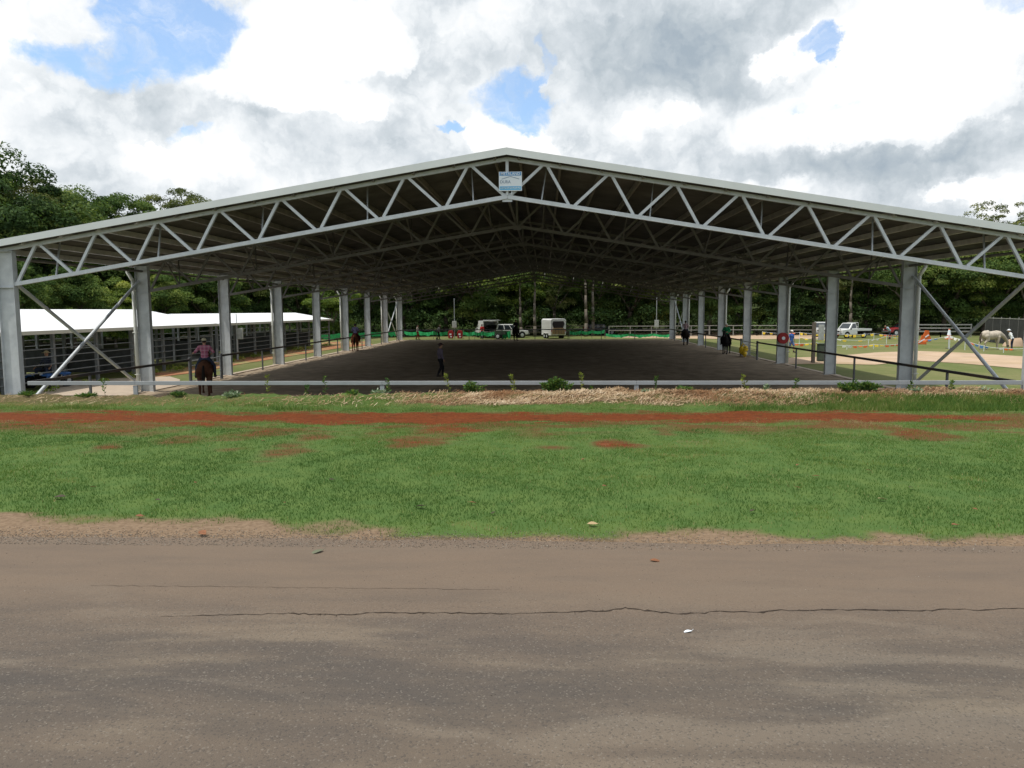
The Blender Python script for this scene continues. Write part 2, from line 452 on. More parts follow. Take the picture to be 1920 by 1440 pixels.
m_grass = attr_mat('grass blades', [(0.0, (0.058, 0.126, 0.030)), (0.4, (0.074, 0.156, 0.035)), (0.7, (0.138, 0.215, 0.045)), (0.9, (0.27, 0.29, 0.10)), (1.0, (0.38, 0.31, 0.17))], 0.7, translucent=0.35)
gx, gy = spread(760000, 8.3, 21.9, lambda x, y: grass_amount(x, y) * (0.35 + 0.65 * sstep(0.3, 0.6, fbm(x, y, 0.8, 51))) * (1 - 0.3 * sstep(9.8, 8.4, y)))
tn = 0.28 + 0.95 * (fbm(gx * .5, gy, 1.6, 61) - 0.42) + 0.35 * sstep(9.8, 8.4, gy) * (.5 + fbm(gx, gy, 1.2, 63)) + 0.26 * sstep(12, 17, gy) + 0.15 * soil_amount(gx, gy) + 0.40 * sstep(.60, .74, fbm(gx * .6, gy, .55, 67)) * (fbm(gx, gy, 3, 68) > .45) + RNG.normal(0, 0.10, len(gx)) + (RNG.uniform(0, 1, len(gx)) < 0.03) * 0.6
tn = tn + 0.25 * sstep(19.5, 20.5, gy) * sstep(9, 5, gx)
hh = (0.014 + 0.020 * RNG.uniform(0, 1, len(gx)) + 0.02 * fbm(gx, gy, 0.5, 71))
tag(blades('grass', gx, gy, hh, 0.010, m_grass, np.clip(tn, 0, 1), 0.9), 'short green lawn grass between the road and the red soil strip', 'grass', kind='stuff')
lushf = lambda x, y: sstep(5.2, 8.2, x + (fbm(x, y, 1.0, 5) - .5) * 3) * sstep(19.25, 19.6, y) * sstep(21.7, 21.0, y) * np.maximum(grass_amount(x, y), .7 * sstep(20, 20.4, y)) + 0.10 * sstep(-12, -7, -x) * 0 * sstep(19.5, 20, y) * sstep(21, 20.5, y) * (fbm(x, y, 0.7, 9) > 0.5) + 0.45 * sstep(19.3, 19.6, y) * sstep(20.6, 20.1, y) * sstep(0.52, 0.7, fbm(x, y, 1.6, 19))
lx, ly = spread(170000, 19.2, 21.8, lushf)
tag(blades('long_grass', lx, ly, RNG.uniform(0.05, 0.17, len(lx)), 0.014, m_grass, np.clip(0.58 + 0.5 * (fbm(lx, ly, 0.9, 77) - 0.4) + RNG.normal(0, 0.13, len(lx)), 0, 1), 0.8),
    'longer lush grass growing on the slope of the mulch bank', 'long grass', kind='stuff')
# straw mulch
m_straw = attr_mat('straw', [(0.0, (0.20, 0.10, 0.045)), (0.35, (0.29, 0.18, 0.10)), (0.7, (0.45, 0.33, 0.20)), (1.0, (0.64, 0.51, 0.36))], 0.7)
sx, sy_ = spread(95000, 20.2, 23.0, lambda x, y: straw_amount(x, y) * (0.55 + 0.45 * (fbm(x, y, 0.6, 91) > 0.45)) + 0.02)
n = len(sx)
th = RNG.uniform(0, np.pi, n); L = RNG.uniform(0.07, 0.26, n); w = 0.006; pit = RNG.normal(0.12, 0.3, n)
Z = bank_z(sx, sy_) + RNG.uniform(0.0, 0.05, n)
ax = np.stack([np.cos(th) * np.cos(pit), np.sin(th) * np.cos(pit), np.abs(np.sin(pit))], -1) * (L / 2)[:, None]
pp = np.stack([-np.sin(th), np.cos(th), np.zeros(n) + 0.3], -1) * w
cc_ = np.stack([sx, sy_, Z], -1)
V = np.stack([cc_ - ax - pp, cc_ + ax - pp, cc_ + ax + pp, cc_ - ax + pp], 1).reshape(-1, 3)
tt = np.clip(0.42 + 1.6 * (fbm(sx, sy_, 1.2, 93) - 0.5) + RNG.normal(0, 0.2, n), 0, 1)
tag(obj('straw_mulch', np_mesh('straw_mulch', V, np.arange(n * 4).reshape(n, 4), 4, m_straw, tt)), 'pale straw mulch heaped along the planted bank before the arena', 'straw mulch', kind='stuff')

# ---------------------------------------------------------------- road
mr_ = bpy.data.materials.new('worn asphalt'); mr_.use_nodes = True
q = G(mr_.node_tree); b = mr_.node_tree.nodes['Principled BSDF']
co = q.n('ShaderNodeTexCoord').outputs['Object']
sp = q.n('ShaderNodeSeparateXYZ'); q.put(sp.inputs[0], co)
st = q.v('MULTIPLY', co, (0.22, 1.0, 1.0))
nA = q.noise(st, 1.2, 5, 0.6, 0.3); nB = q.noise(st, 3.0, 5, 0.65); nF = q.noise(co, 170, 3, 0.7); nG = q.noise(co, 60, 4, 0.7)
yy = q.m('ADD', sp.outputs[1], q.m('MULTIPLY', q.m('SUBTRACT', nA, 0.5), 0.5))
dusty = q.mr(yy, 4.9, 6.9)
nW = q.noise(q.v('ADD', q.v('MULTIPLY', co, (0.16, 0.9, 1.0)), q.v('SCALE', q.noise(co, 0.35, 2, .5, color=True))), 1.9, 3, 0.5, 0.6)
c = q.mix(q.mr(nB, 0.35, 0.68), (0.092, 0.078, 0.066), (0.126, 0.101, 0.079))
c = q.mix(q.mr(nW, 0.54, 0.68, 0, 0.42), c, (0.235, 0.195, 0.150))
c = q.mix(q.mr(nW, 0.46, 0.34, 0, 0.3), c, (0.072, 0.065, 0.060))
c = q.mix(q.mr(nA, 0.52, 0.68, 0, 0.85), c, (0.200, 0.162, 0.120))
c = q.mix(q.m('MULTIPLY', dusty, q.mr(nB, 0.2, 0.7, 0.65, 1.0)), c, (0.178, 0.131, 0.094))
c = q.mix(q.mr(yy, 4.6, 4.05, 0, 0.35), c, (0.185, 0.140, 0.100))
vor = q.n('ShaderNodeTexVoronoi'); q.put(vor.inputs['Vector'], co); vor.inputs['Scale'].default_value = 85
sepc = q.n('ShaderNodeSeparateColor'); q.put(sepc.inputs[0], vor.outputs['Color'])
amt = q.mr(yy, 6.9, 5.6, 0.25, 1.0)
c = q.mix(q.m('MULTIPLY', q.mr(sepc.outputs[0], 0.80, 0.95, 0, .5), amt), c, (0.055, 0.050, 0.046))
c = q.mix(q.m('MULTIPLY', q.mr(sepc.outputs[1], 0.90, 0.99, 0, .4), amt), c, (0.26, 0.23, 0.19))
c = q.mix(q.mr(nF, 0.35, 0.7, 0.0, 0.35), c, (0.05, 0.047, 0.044))
q.put(b.inputs['Base Color'], c); b.inputs['Roughness'].default_value = 0.9; b.inputs['Specular IOR Level'].default_value = 0.2
bn = q.n('ShaderNodeBump'); bn.inputs['Strength'].default_value = 0.5; bn.inputs['Distance'].default_value = 0.006
q.put(bn.inputs['Height'], q.m('ADD', nG, q.m('MULTIPLY', vor.outputs['Distance'], -0.8))); q.put(b.inputs['Normal'], bn.outputs[0])
rx = np.concatenate([[-300, -60], np.arange(-14, 14.01, 0.08), [60, 300]])
edge = 8.12 + (fbm(rx, rx * 0 + 1, 0.7, 13) - 0.5) * 0.22 + (fbm(rx, rx * 0 + 1, 4, 14) - 0.5) * 0.2
rows = [np.full_like(rx, -4.5), np.full_like(rx, 2.0), np.full_like(rx, 6.0), edge]
V = np.concatenate([np.stack([rx, r_, np.full_like(rx, 0.035)], -1) for r_ in rows])
k = len(rx); id2 = np.arange(k * 4).reshape(4, k)
tag(obj('road', np_mesh('road', V, np.stack([id2[:-1, :-1], id2[:-1, 1:], id2[1:, 1:], id2[1:, :-1]], -1).reshape(-1, 4), 4, mr_)), kind='structure')
RZ = 0.035
# crack along the old seam of the asphalt
m_crack = mat('crack filler', (0.040, 0.028, 0.020), 0.95, var=0.4, scale=12)
cp = [(300, 1156), (380, 1154), (480, 1152), (540, 1149), (600, 1152), (660, 1152), (710, 1148), (770, 1149), (820, 1148), (900, 1150), (960, 1150), (1050, 1147), (1130, 1145),
      (1172, 1140), (1215, 1145), (1265, 1150), (1310, 1149), (1350, 1146), (1420, 1148), (1450, 1144), (1540, 1143), (1640, 1144), (1720, 1146), (1770, 1142), (1850, 1143), (1920, 1140), (2050, 1141), (2200, 1139)]
cpt = []
for (x0, y0), (x1, y1) in zip(cp, cp[1:]):
    for i in range(6):
        t = i / 6; cpt.append((x0 + (x1 - x0) * t, y0 + (y1 - y0) * t + random.uniform(-1.3, 1.3)))
cm = MB(); prev = None
for i, (x, y) in enumerate(cpt):
    p = at(x, y, RZ + 0.004); wd = random.uniform(0.003, 0.010) * random.choice((1, 1, 1, 1.7, .5)) * min(1, 0.35 + i / 60)
    a, c2 = cm.bm.verts.new((p.x, p.y - wd, p.z)), cm.bm.verts.new((p.x, p.y + wd, p.z))
    if prev: cm.bm.faces.new((prev[0], a, c2, prev[1]))
    prev = (a, c2)
for i in range(46):          # crumbled chips and short side cracks
    x, y = random.choice(cpt[20:]); p = at(x, y, RZ + 0.005); a_ = random.uniform(0, 6.28); r_ = random.uniform(.012, .045)
    e = (p.x + math.cos(a_) * r_, p.y + math.sin(a_) * r_ * 1.6); w_ = random.uniform(.003, .010)
    cm.poly([(p.x - w_, p.y, p.z), (p.x + w_, p.y - w_ * .5, p.z), (e[0], e[1], p.z), (p.x, p.y + w_, p.z)])
prev = None
for i in range(60):
    x = 170 + i * 13; y = 1097 + i * .14 + random.uniform(-1, 1); p = at(x, y, RZ + 0.004); wd = random.uniform(.001, .003)
    a, c2 = cm.bm.verts.new((p.x, p.y - wd, p.z)), cm.bm.verts.new((p.x, p.y + wd, p.z))
    if prev: cm.bm.faces.new((prev[0], a, c2, prev[1]))
    prev = (a, c2)
tag(cm.build('road_crack', m_crack), kind='structure')
# loose stones on the road and along its edge
def stones(name, X, Y, sz, zf, material, tint):
    n = len(X)
    base = np.array([[1, 0, 0], [-.5, .87, 0], [-.5, -.87, 0], [0.1, 0.1, 0.8], [.6, .7, .35]])
    fc = np.array([[0, 4, 3], [4, 1, 3], [1, 2, 3], [2, 0, 3], [0, 1, 4], [0, 2, 1]])
    th = RNG.uniform(0, 6.28, n); c_, s_ = np.cos(th), np.sin(th)
    V = np.empty((n, 5, 3)); J = RNG.uniform(0.7, 1.3, (n, 5, 3)) * base[None]
    V[:, :, 0] = (J[:, :, 0] * c_[:, None] - J[:, :, 1] * s_[:, None]) * sz[:, None] + X[:, None]
    V[:, :, 1] = (J[:, :, 0] * s_[:, None] + J[:, :, 1] * c_[:, None]) * sz[:, None] + Y[:, None]
    V[:, :, 2] = J[:, :, 2] * sz[:, None] * 0.9 + zf[:, None]
    F = (fc[None] + (np.arange(n) * 5)[:, None, None]).reshape(-1, 3)
    return obj(name, np_mesh(name, V.reshape(-1, 3), F, 3, material, np.repeat(tint, 6)))
m_stone = attr_mat('loose stone', [(0, (0.08, 0.068, 0.058)), (0.5, (0.16, 0.13, 0.10)), (1, (0.36, 0.32, 0.27))], 0.9)
x1, y1 = spread(5200, 3.6, 7.3, lambda x, y: 0.2 + 0.8 * (fbm(x * 0.3, y, 0.5, 17) > 0.55), 0.85, 1)
x2, y2 = spread(700, 6.6, 8.6, lambda x, y: 0.5 + 0 * x, 0.85, 1)
x3, y3 = spread(26000, 7.85, 8.8, lambda x, y: sstep(8.75, 8.15, y) * (0.4 + 0.6 * sstep(3, -2, x)), 0.85, 2)
xs = np.concatenate([x1, x2, x3]); ys = np.concatenate([y1, y2, y3])
sz = np.concatenate([RNG.uniform(.002, .006, len(x1)), RNG.uniform(.003, .007, len(x2)), RNG.uniform(.004, .011, len(x3))])
zf = np.where(ys < 8.1, RZ, np.maximum(bank_z(xs, ys), RZ * (ys < 8.25)))
tag(stones('loose_gravel', xs, ys, sz, zf, m_stone, np.clip(RNG.normal(0.45, 0.28, len(xs)), 0, 1)), 'loose grey and brown gravel scattered on the road and its edge', 'gravel', kind='stuff')

# ---------------------------------------------------------------- lower ground behind the bank
def polysheet(name, pts, z, material):
    mb = MB(); mb.poly([(p[0], p[1], z) for p in pts]); o = mb.build(name, material)
    return tag(o, kind='structure')
mfar = bpy.data.materials.new('dry paddock grass'); mfar.use_nodes = True
q = G(mfar.node_tree); b = mfar.node_tree.nodes['Principled BSDF']
co = q.n('ShaderNodeTexCoord').outputs['Object']
f1 = q.noise(co, 0.12, 5, 0.6); f2 = q.noise(co, 1.6, 5, 0.65); f3 = q.noise(co, 14, 4, 0.7)
c = q.mix(q.mr(f1, 0.38, 0.62), (0.118, 0.150, 0.046), (0.180, 0.185, 0.074))
c = q.mix(q.mr(f2, 0.4, 0.75, 0, .55), c, (0.235, 0.200, 0.105))
c = q.mix(q.mr(f3, 0.35, 0.7, 0, .4), c, (0.075, 0.095, 0.032))
q.put(b.inputs['Base Color'], c); b.inputs['Roughness'].default_value = 0.95; b.inputs['Specular IOR Level'].default_value = 0.1
mb = MB()
for x0, x1_ in ((-900, XC - 400), (XC - 400, XC + 400), (XC + 400, 900)):
    mb.poly([(x0, 23.2, FLOOR - 0.02), (x1_, 23.2, FLOOR - 0.02), (x1_, 900, FLOOR - 0.02), (x0, 900, FLOOR - 0.02)])
tag(mb.build('ground', mfar), kind='structure')
polysheet('ground_behind_road', [(-900, -900), (900, -900), (900, -4.3), (-900, -4.3)], 0.0, mfar)
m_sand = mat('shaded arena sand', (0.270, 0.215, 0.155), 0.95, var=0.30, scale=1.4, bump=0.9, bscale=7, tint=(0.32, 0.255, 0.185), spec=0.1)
ax_ = np.arange(XC - HALF - 0.2, XC + HALF + 0.25, 0.2); ay_ = np.arange(23.15, D0 + NB * BAY + 0.6, 0.2)
XX, YY = np.meshgrid(ax_, ay_)
ZZ = FLOOR + 0.03 + (fbm(XX, YY, 0.6, 81) - 0.5) * 0.07 + (fbm(XX, YY, 5, 82) - 0.5) * 0.06
ZZ[:, 0] = FLOOR - 0.03; ZZ[:, -1] = FLOOR - 0.03
nx, ny = len(ax_), len(ay_); idx = np.arange(nx * ny).reshape(ny, nx)
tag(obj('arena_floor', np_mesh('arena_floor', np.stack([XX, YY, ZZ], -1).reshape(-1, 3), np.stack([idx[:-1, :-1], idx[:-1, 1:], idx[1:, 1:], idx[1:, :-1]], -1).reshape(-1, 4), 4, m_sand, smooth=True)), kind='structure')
m_conc = mat('pale concrete', (0.44, 0.36, 0.28), 0.9, var=0.12, scale=3, bump=0.2)
m_red = mat('red earth track', (0.34, 0.155, 0.085), 0.95, var=0.25, scale=1.2, bump=0.6, tint=(0.28, 0.24, 0.11), spec=0.1)
m_track = mat('pinkish sand track', (0.47, 0.35, 0.25), 0.95, var=0.12, scale=0.7, bump=0.5, tint=(0.42, 0.31, 0.20), spec=0.1)
def pxpoly(pts, z=FLOOR): return [tuple(at(x, y, z))[:2] for x, y in pts]

m_litter = mat('leaf litter', (0.050, 0.045, 0.026), 0.95, var=0.3, scale=0.8, tint=(0.045, 0.06, 0.02), spec=0.05)
polysheet('forest_floor', [(-600, 28), (-40, 28), (-38, 60), (-42, 84), (-30, 99), (0, 103), (40, 104), (75, 97), (110, 90), (600, 90), (600, 600), (-600, 600)], FLOOR + 0.0, m_litter)

hx = np.arange(-230, 261, 6.0); hy = np.arange(142, 232, 6.0); XX, YY = np.meshgrid(hx, hy)
ZZ = FLOOR - .5 + 12.5 * np.sin(np.clip((YY - 142) / 40, 0, 1) * np.pi / 2) * (0.75 + 0.5 * fbm(XX, YY, 22, 99)) * sstep(232, 200, YY)
nx, ny = len(hx), len(hy); idx = np.arange(nx * ny).reshape(ny, nx)
m_hill = mat('scrub covered hill', (0.040, 0.052, 0.020), 0.95, var=0.5, scale=0.35, bump=1.0, bscale=1.2, tint=(0.022, 0.034, 0.013), spec=0.02)
tag(obj('hill', np_mesh('hill', np.stack([XX, YY, ZZ], -1).reshape(-1, 3), np.stack([idx[:-1, :-1], idx[:-1, 1:], idx[1:, 1:], idx[1:, :-1]], -1).reshape(-1, 4), 4, m_hill, smooth=True)), kind='structure')
V3_ = Vector
SLABL = pxpoly([(60, 742), (100, 718), (150, 712), (318, 706), (338, 712), (334, 724), (290, 742)])
polysheet('concrete_apron', SLABL, FLOOR + 0.012, m_conc)
polysheet('red_track', pxpoly([(215, 712), (300, 697), (370, 684), (440, 673), (512, 663), (615, 641), (690, 639.5), (700, 647), (640, 652), (512, 673), (450, 683), (370, 698), (290, 708)]), FLOOR + 0.004, m_red)
polysheet('sand_track', pxpoly([(1470, 671), (1560, 668), (1640, 661), (1717, 658), (1800, 661), (1915, 668), (2100, 676), (2100, 706), (1915, 691), (1800, 681), (1717, 676), (1640, 684), (1560, 682), (1470, 683)]), FLOOR + 0.004, m_track)
polysheet('sand_yard', pxpoly([(1150, 633), (1160, 625), (1300, 623), (1470, 625), (1560, 629), (1560, 634.5), (1430, 636), (1300, 635)]), FLOOR + 0.004, m_track)

# ---------------------------------------------------------------- the arena shelter
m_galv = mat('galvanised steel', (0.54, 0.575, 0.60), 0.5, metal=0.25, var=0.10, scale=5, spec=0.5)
m_galvc = mat('weathered galvanised column', (0.52, 0.55, 0.56), 0.6, metal=0.15, var=0.14, scale=2.4, tint=(0.46, 0.49, 0.51), spec=0.4)
m_fascia = mat('off white barge capping', (0.60, 0.64, 0.635), 0.5, var=0.05, scale=1.5, spec=0.4)
m_roofout = mat('zincalume roof', (0.55, 0.57, 0.58), 0.4, metal=0.4, var=0.06)
m_underside = mat('darkened underside of roof', (0.130, 0.125, 0.120), 0.8, var=0.25, scale=1.2, tint=(0.10, 0.10, 0.098), spec=0.1)  # underside sheet coloured darker than the roof metal to keep the interior dim
m_pipe = mat('cream downpipe', (0.62, 0.63, 0.58), 0.5, var=0.05)
m_inner = mat('shade darkened steel', (0.18, 0.175, 0.165), 0.6, metal=0.2, var=0.15, scale=4)  # inner steel coloured darker than the front truss to stand for roof shade
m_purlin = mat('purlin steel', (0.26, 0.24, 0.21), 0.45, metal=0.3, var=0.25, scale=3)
m_purl2 = mat('eave purlin with painted glint', (0.60, 0.58, 0.54), 0.4, metal=0.3, var=0.15, scale=3)  # outer purlins coloured lighter to imitate light caught at the eaves
SL = 0.1625
def chz(base, x): return FZ(base) - SL * abs(x)
shelter = thing('arena_shelter', 'huge open sided steel arena shelter with low gable roof and lattice trusses', 'arena shelter', (XC, D0, FLOOR))
SH = Matrix.Translation((-XC, -D0, -FLOOR))
class LMB(MB):
    """builder in shelter coordinates"""
def sh(o): o.parent = shelter; return o
def roofz(base, x): return base - SL * abs(x)
Y1 = NB * BAY
# roof sheets with ribs
def rib_sheet(side, base, y0, y1, mat_, name, x1=16.75, step=0.19, hgt=0.03, flat=False):
    ys = []
    y = y0
    while y < y1:
        ys += [(y, 0), (y + step * .35, 0), (y + step * .5, hgt), (y + step * .85, hgt)] if not flat else [(y, 0)]
        y += step if not flat else 1.5
    ys.append((y1, 0))
    V = []
    for yv, dz in ys:
        for xx in (0.0, x1): V.append((side * xx, yv, roofz(base, xx) + dz))
    n = len(ys); F = [(2 * i, 2 * i + 1, 2 * i + 3, 2 * i + 2) for i in range(n - 1)]
    return sh(obj(name, np_mesh(name, np.array(V), np.array(F), 4, mat_)))
for s_ in (-1, 1):
    rib_sheet(s_, 8.30, -0.33, Y1 + 0.4, m_roofout, 'roof_sheet')
    rib_sheet(s_, 8.27, -0.31, Y1 + 0.38, m_underside, 'roof_underside', 16.7, flat=True)
mb = MB(); mb.bar((0, -0.33, 8.318), (0, Y1 + .4, 8.318), 0.30, 0.02); mb.build('ridge_cap', m_roofout, shelter)
for yb in (-0.36, Y1 + 0.42):
    for s_ in (-1, 1):
        mb = MB(); xe = 17.0
        pts = [(0, 8.335), (xe, 8.335 - SL * xe), (xe, 8.37 - SL * xe - 0.245), (0, 8.125)]
        mb.prism([(s_ * a, b_) for a, b_ in pts][::s_], 0.03, Matrix.Translation((0, yb, 0)) @ Matrix.Rotation(R(90), 4, 'X'))
        mb.build('barge_board', m_fascia, shelter)
for s_ in (-1, 1):
    mb = MB(); gx_ = s_ * 16.85; gz = 8.3 - SL * 16.85
    mb.box((gx_, Y1 / 2, gz - 0.13), (0.14, Y1 + 0.8, 0.012)); mb.box((gx_ + s_ * .07, Y1 / 2, gz - 0.06), (0.012, Y1 + 0.8, 0.14)); mb.box((gx_ - s_ * .076, Y1 / 2, gz - 0.06), (0.012, Y1 + 0.8, 0.13))
    mb.build('gutter', m_fascia, shelter)
    for k in range(14):
        x = 0.35 + k * 1.245
        if x > 16.6: x = 16.55
        mb = MB(); z = roofz(8.165, x)
        mb.box((s_ * x, Y1 / 2, z), (0.012, Y1 + 0.5, 0.17)); mb.box((s_ * (x + .03), Y1 / 2, z - 0.084), (0.07, Y1 + 0.5, 0.010)); mb.box((s_ * (x + .03), Y1 / 2, z + 0.084), (0.07, Y1 + 0.5, 0.010))
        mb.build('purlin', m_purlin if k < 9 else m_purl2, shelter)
# trusses: top chord (the part), bottom chord and each web member as sub-parts
P_ = 1.967
def truss_parts(front, mt):
    TB, BB = 8.065, 6.93
    mb = MB()
    for s_ in (-1, 1): mb.bar((0, 0, TB), (s_ * 16.2, 0, roofz(TB, 16.2)), 0.11, 0.10, (0, 1, 0))
    o = mb.build('truss', mt, shelter)
    mb = MB()
    for s_ in (-1, 1): mb.bar((0, 0, BB), (s_ * 15.75, 0, roofz(BB, 15.75)), 0.12, 0.125, (0, 1, 0))
    mb.build('bottom_chord', mt, o)
    mb = MB(); mb.bar((0, 0, BB), (0, 0, TB), 0.09, 0.09, (0, 1, 0)); mb.box((0, -0.02, BB - 0.02), (0.30, 0.012, 0.26)); mb.build('king_post', mt, o)
    for s_ in (-1, 1):
        for k in range(8):
            xb, xt, xn = k * P_ + 0.09, (k + 0.58) * P_ - 0.07, (k + 0.58) * P_ + 0.09
            xb2 = (k + 1) * P_ - 0.09
            mb = MB(); mb.bar((s_ * xb, 0, roofz(BB, xb) + .05), (s_ * xt, 0, roofz(TB, xt) - .04), 0.085, 0.08, (0, 1, 0)); mb.build('diagonal', mt, o)
            mb = MB(); mb.bar((s_ * xn, 0, roofz(TB, xn) - .04), (s_ * xb2, 0, roofz(BB, xb2) + .05), 0.085, 0.08, (0, 1, 0)); mb.build('diagonal', mt, o)
        for xs_ in (1.05, 4.35, 7.7, 11.05, 14.4):
            for dy in ((1.25,) if front else (1.25, -1.25)):
                mb = MB(); mb.bar((s_ * xs_, 0.03 * (1 if dy > 0 else -1), roofz(BB, xs_) + .05), (s_ * (xs_ + (.12 + .034 * xs_ if dy > 0 else .1)), dy, roofz(8.16, xs_)), 0.07, 0.035, (1, 0, 0)); mb.build('fly_brace', mt, o)
    return o
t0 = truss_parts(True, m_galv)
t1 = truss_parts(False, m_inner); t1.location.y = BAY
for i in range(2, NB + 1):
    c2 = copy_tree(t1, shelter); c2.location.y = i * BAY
# columns
def column():
    mb = MB(); H_ = 5.42
    mb.box((0, 0, H_ / 2), (0.52, 0.014, H_)); mb.box((0.267, 0, H_ / 2), (0.014, 0.21, H_)); mb.box((-0.267, 0, H_ / 2), (0.014, 0.21, H_))
    mb.box((0, 0, 4.27), (0.52, 0.19, 0.014)); mb.box((0, 0, H_ - .01), (0.60, 0.24, 0.02))
    o = mb.build('column', m_galvc, shelter)
    mb = MB(); mb.box((0, 0, 0.012), (0.75, 0.42, 0.024))
    for a in (-.31, .31):
        for b_ in (-.15, .15): mb.tube((a, b_, 0.02), (a, b_, 0.10), 0.014, seg=6)
    mb.build('base_plate', m_galv, o)
    mb = MB(); mb.box((0, 0, 0.02), (0.95, 0.62, 0.16), bev=0.01); o2 = mb.build('footing', m_conc, o); o2.location.z = -0.05
    return o
colA = column(); first = True
def downpipe(s_, o):
    mb = MB(); x = s_ * 0.352; y = -0.13
    mb.cap((x, y, 0.15), (x, y, 4.78), 0.072, seg=12); mb.cap((x, y, 4.78), (s_ * 0.60, y + .05, 5.16), 0.072, seg=12)
    for z in (0.8, 2.6, 4.4): mb.box((x, y, z), (0.2, 0.16, 0.03))
    mb.build('downpipe', m_pipe, o, smooth=True)
for s_ in (-1, 1):
    for i in range(NB + 1):
        o = colA if first else copy_tree(colA, shelter)
        if first: proto_children = True
        first = False
        o.location = (s_ * HALF, i * BAY, 0.0)
for o in [c for c in shelter.children if c.name.startswith('column')]:
    i = round(o.location.y / BAY)
    if i % 2 == 1 or (i == 8): downpipe(1 if o.location.x > 0 else -1, o)
for s_ in (-1, 1):
    for y0 in (0, (NB - 1) * BAY):
        x = s_ * (HALF + 0.16)
        for (a, b_) in (((x, y0 + .35, 0.12), (x, y0 + BAY - .05, 4.75)), ((x + s_ * .12, y0 + .2, 4.75), (x + s_ * .12, y0 + BAY - .1, 0.3))):
            mb = MB(); mb.tube(a, b_, 0.062, seg=12); mb.build('cross_brace', m_galv, shelter, smooth=False)
    mb = MB(); mb.tube((s_ * HALF, 0.2, 5.2), (s_ * HALF, Y1 - .2, 5.2), 0.05, seg=8); mb.build('eave_strut', m_inner, shelter)
    mb = MB(); mb.box((s_ * (HALF + .12), Y1 / 2, 0.0), (0.34, Y1, 0.14), bev=0.01); mb.build('edge_kerb', m_conc, shelter)
for i in range(NB):      # longitudinal bridging between trusses at the ridge and quarter points
    for x in (0.0, -8.2, 8.2):
        mb = MB(); mb.tube((x, i * BAY + .1, roofz(6.98, x)), (x, (i + 1) * BAY - .1, roofz(6.98, x)), 0.03, seg=6); mb.build('bridging_rod', m_inner, shelter)

# sign at the apex
sc = aty(957, 340, D0 - 0.12)
sign = thing('sign', 'small white and blue builder sign fixed under the roof peak', 'sign', tuple(sc))
m_white = mat('white enamel', (0.74, 0.80, 0.86), 0.5, var=0.03)
m_blue = mat('sign blue', (0.10, 0.30, 0.62), 0.5, var=0.05)
m_blue2 = mat('sign light blue', (0.13, 0.42, 0.68), 0.5, var=0.05)
m_greyp = mat('faded grey lettering', (0.24, 0.32, 0.42), 0.6, var=0.05)
m_faint = mat('very faded lettering', (0.52, 0.60, 0.66), 0.6, var=0.05)
MB().box((0, 0, 0), (0.70, 0.02, 0.57)).build('panel', m_white, sign)
MB().box((0, -0.0125, 0.22), (0.66, 0.005, 0.105)).build('top_band', m_blue, sign)
MB().box((0, -0.0125, -0.205), (0.66, 0.005, 0.11)).build('bottom_band', m_blue2, sign)
mb = MB(); mb.bar((-0.27, -0.0125, 0.065), (0.0, -0.0125, 0.145), 0.018, 0.005, (0, 1, 0)); mb.bar((0.27, -0.0125, 0.065), (0.0, -0.0125, 0.145), 0.018, 0.005, (0, 1, 0)); mb.build('roof_emblem', m_greyp, sign)
def text(body, size, material, parent, loc, name='lettering', sx=1.0):
    cu = bpy.data.curves.new(name, 'FONT'); cu.body = body; cu.size = size; cu.extrude = 0.002; cu.align_x = 'CENTER'; cu.align_y = 'CENTER'
    cu.offset = 0.002
    t = bpy.data.objects.new('tmp', cu); COL.objects.link(t)
    dg = bpy.context.evaluated_depsgraph_get(); me_ = bpy.data.meshes.new_from_object(t.evaluated_get(dg))
    bpy.data.objects.remove(t); bpy.data.curves.remove(cu)
    me_.name = name; me_.materials.clear(); me_.materials.append(material)
    o = obj(name, me_, parent); o.location = loc; o.rotation_euler = (R(90), 0, 0); o.scale = (sx, 1, 1)
    return o
text('METALAND', 0.115, m_white, sign, (0, -0.018, 0.22), sx=0.98)
text('DURA', 0.125, m_greyp, sign, (-0.155, -0.014, -0.02), sx=0.95)
mb = MB()
for i in range(13): mb.box((-0.29 + i * 0.048, -0.017, -0.205 + 0.006 * (i % 3)), (0.03, 0.004, 0.035))
mb.build('small_print', m_faint, sign)
mb = MB(); mb.box((-0.1, 0.03, -0.34), (0.03, 0.02, 0.14)); mb.box((0.04, 0.03, -0.33), (0.03, 0.02, 0.12)); mb.build('bracket', m_galv, sign)

# ---------------------------------------------------------------- arena rails
m_rail = mat('galvanised rail', (0.36, 0.38, 0.39), 0.45, metal=0.2, var=0.07, scale=3, spec=0.5)
m_drail = mat('dark weathered rail', (0.060, 0.058, 0.058), 0.6, metal=0.2, var=0.3, scale=2, tint=(0.10, 0.075, 0.055))
m_dpost = mat('grey rail post', (0.14, 0.145, 0.15), 0.6, metal=0.3, var=0.2)
fr = thing('front_rail', 'light grey steel rail running across the whole arena front', 'rail', (XC, D0, FLOOR))
for a_, b_ in ((-15.55, -12), (-12, -4), (-4, 4), (4, 12), (12, 15.68)):
    mb = MB(); mb.box(((a_ + b_) / 2, 0.0, 1.20), (b_ - a_ - 0.004, 0.075, 0.125), bev=0.008); mb.build('rail_length', m_rail, fr)
for x in (-12, -4, 4, 12):
    mb = MB(); mb.box((x, 0.01, 0.53), (0.14, 0.07, 1.18), bev=0.006); mb.build('post', m_rail, fr)
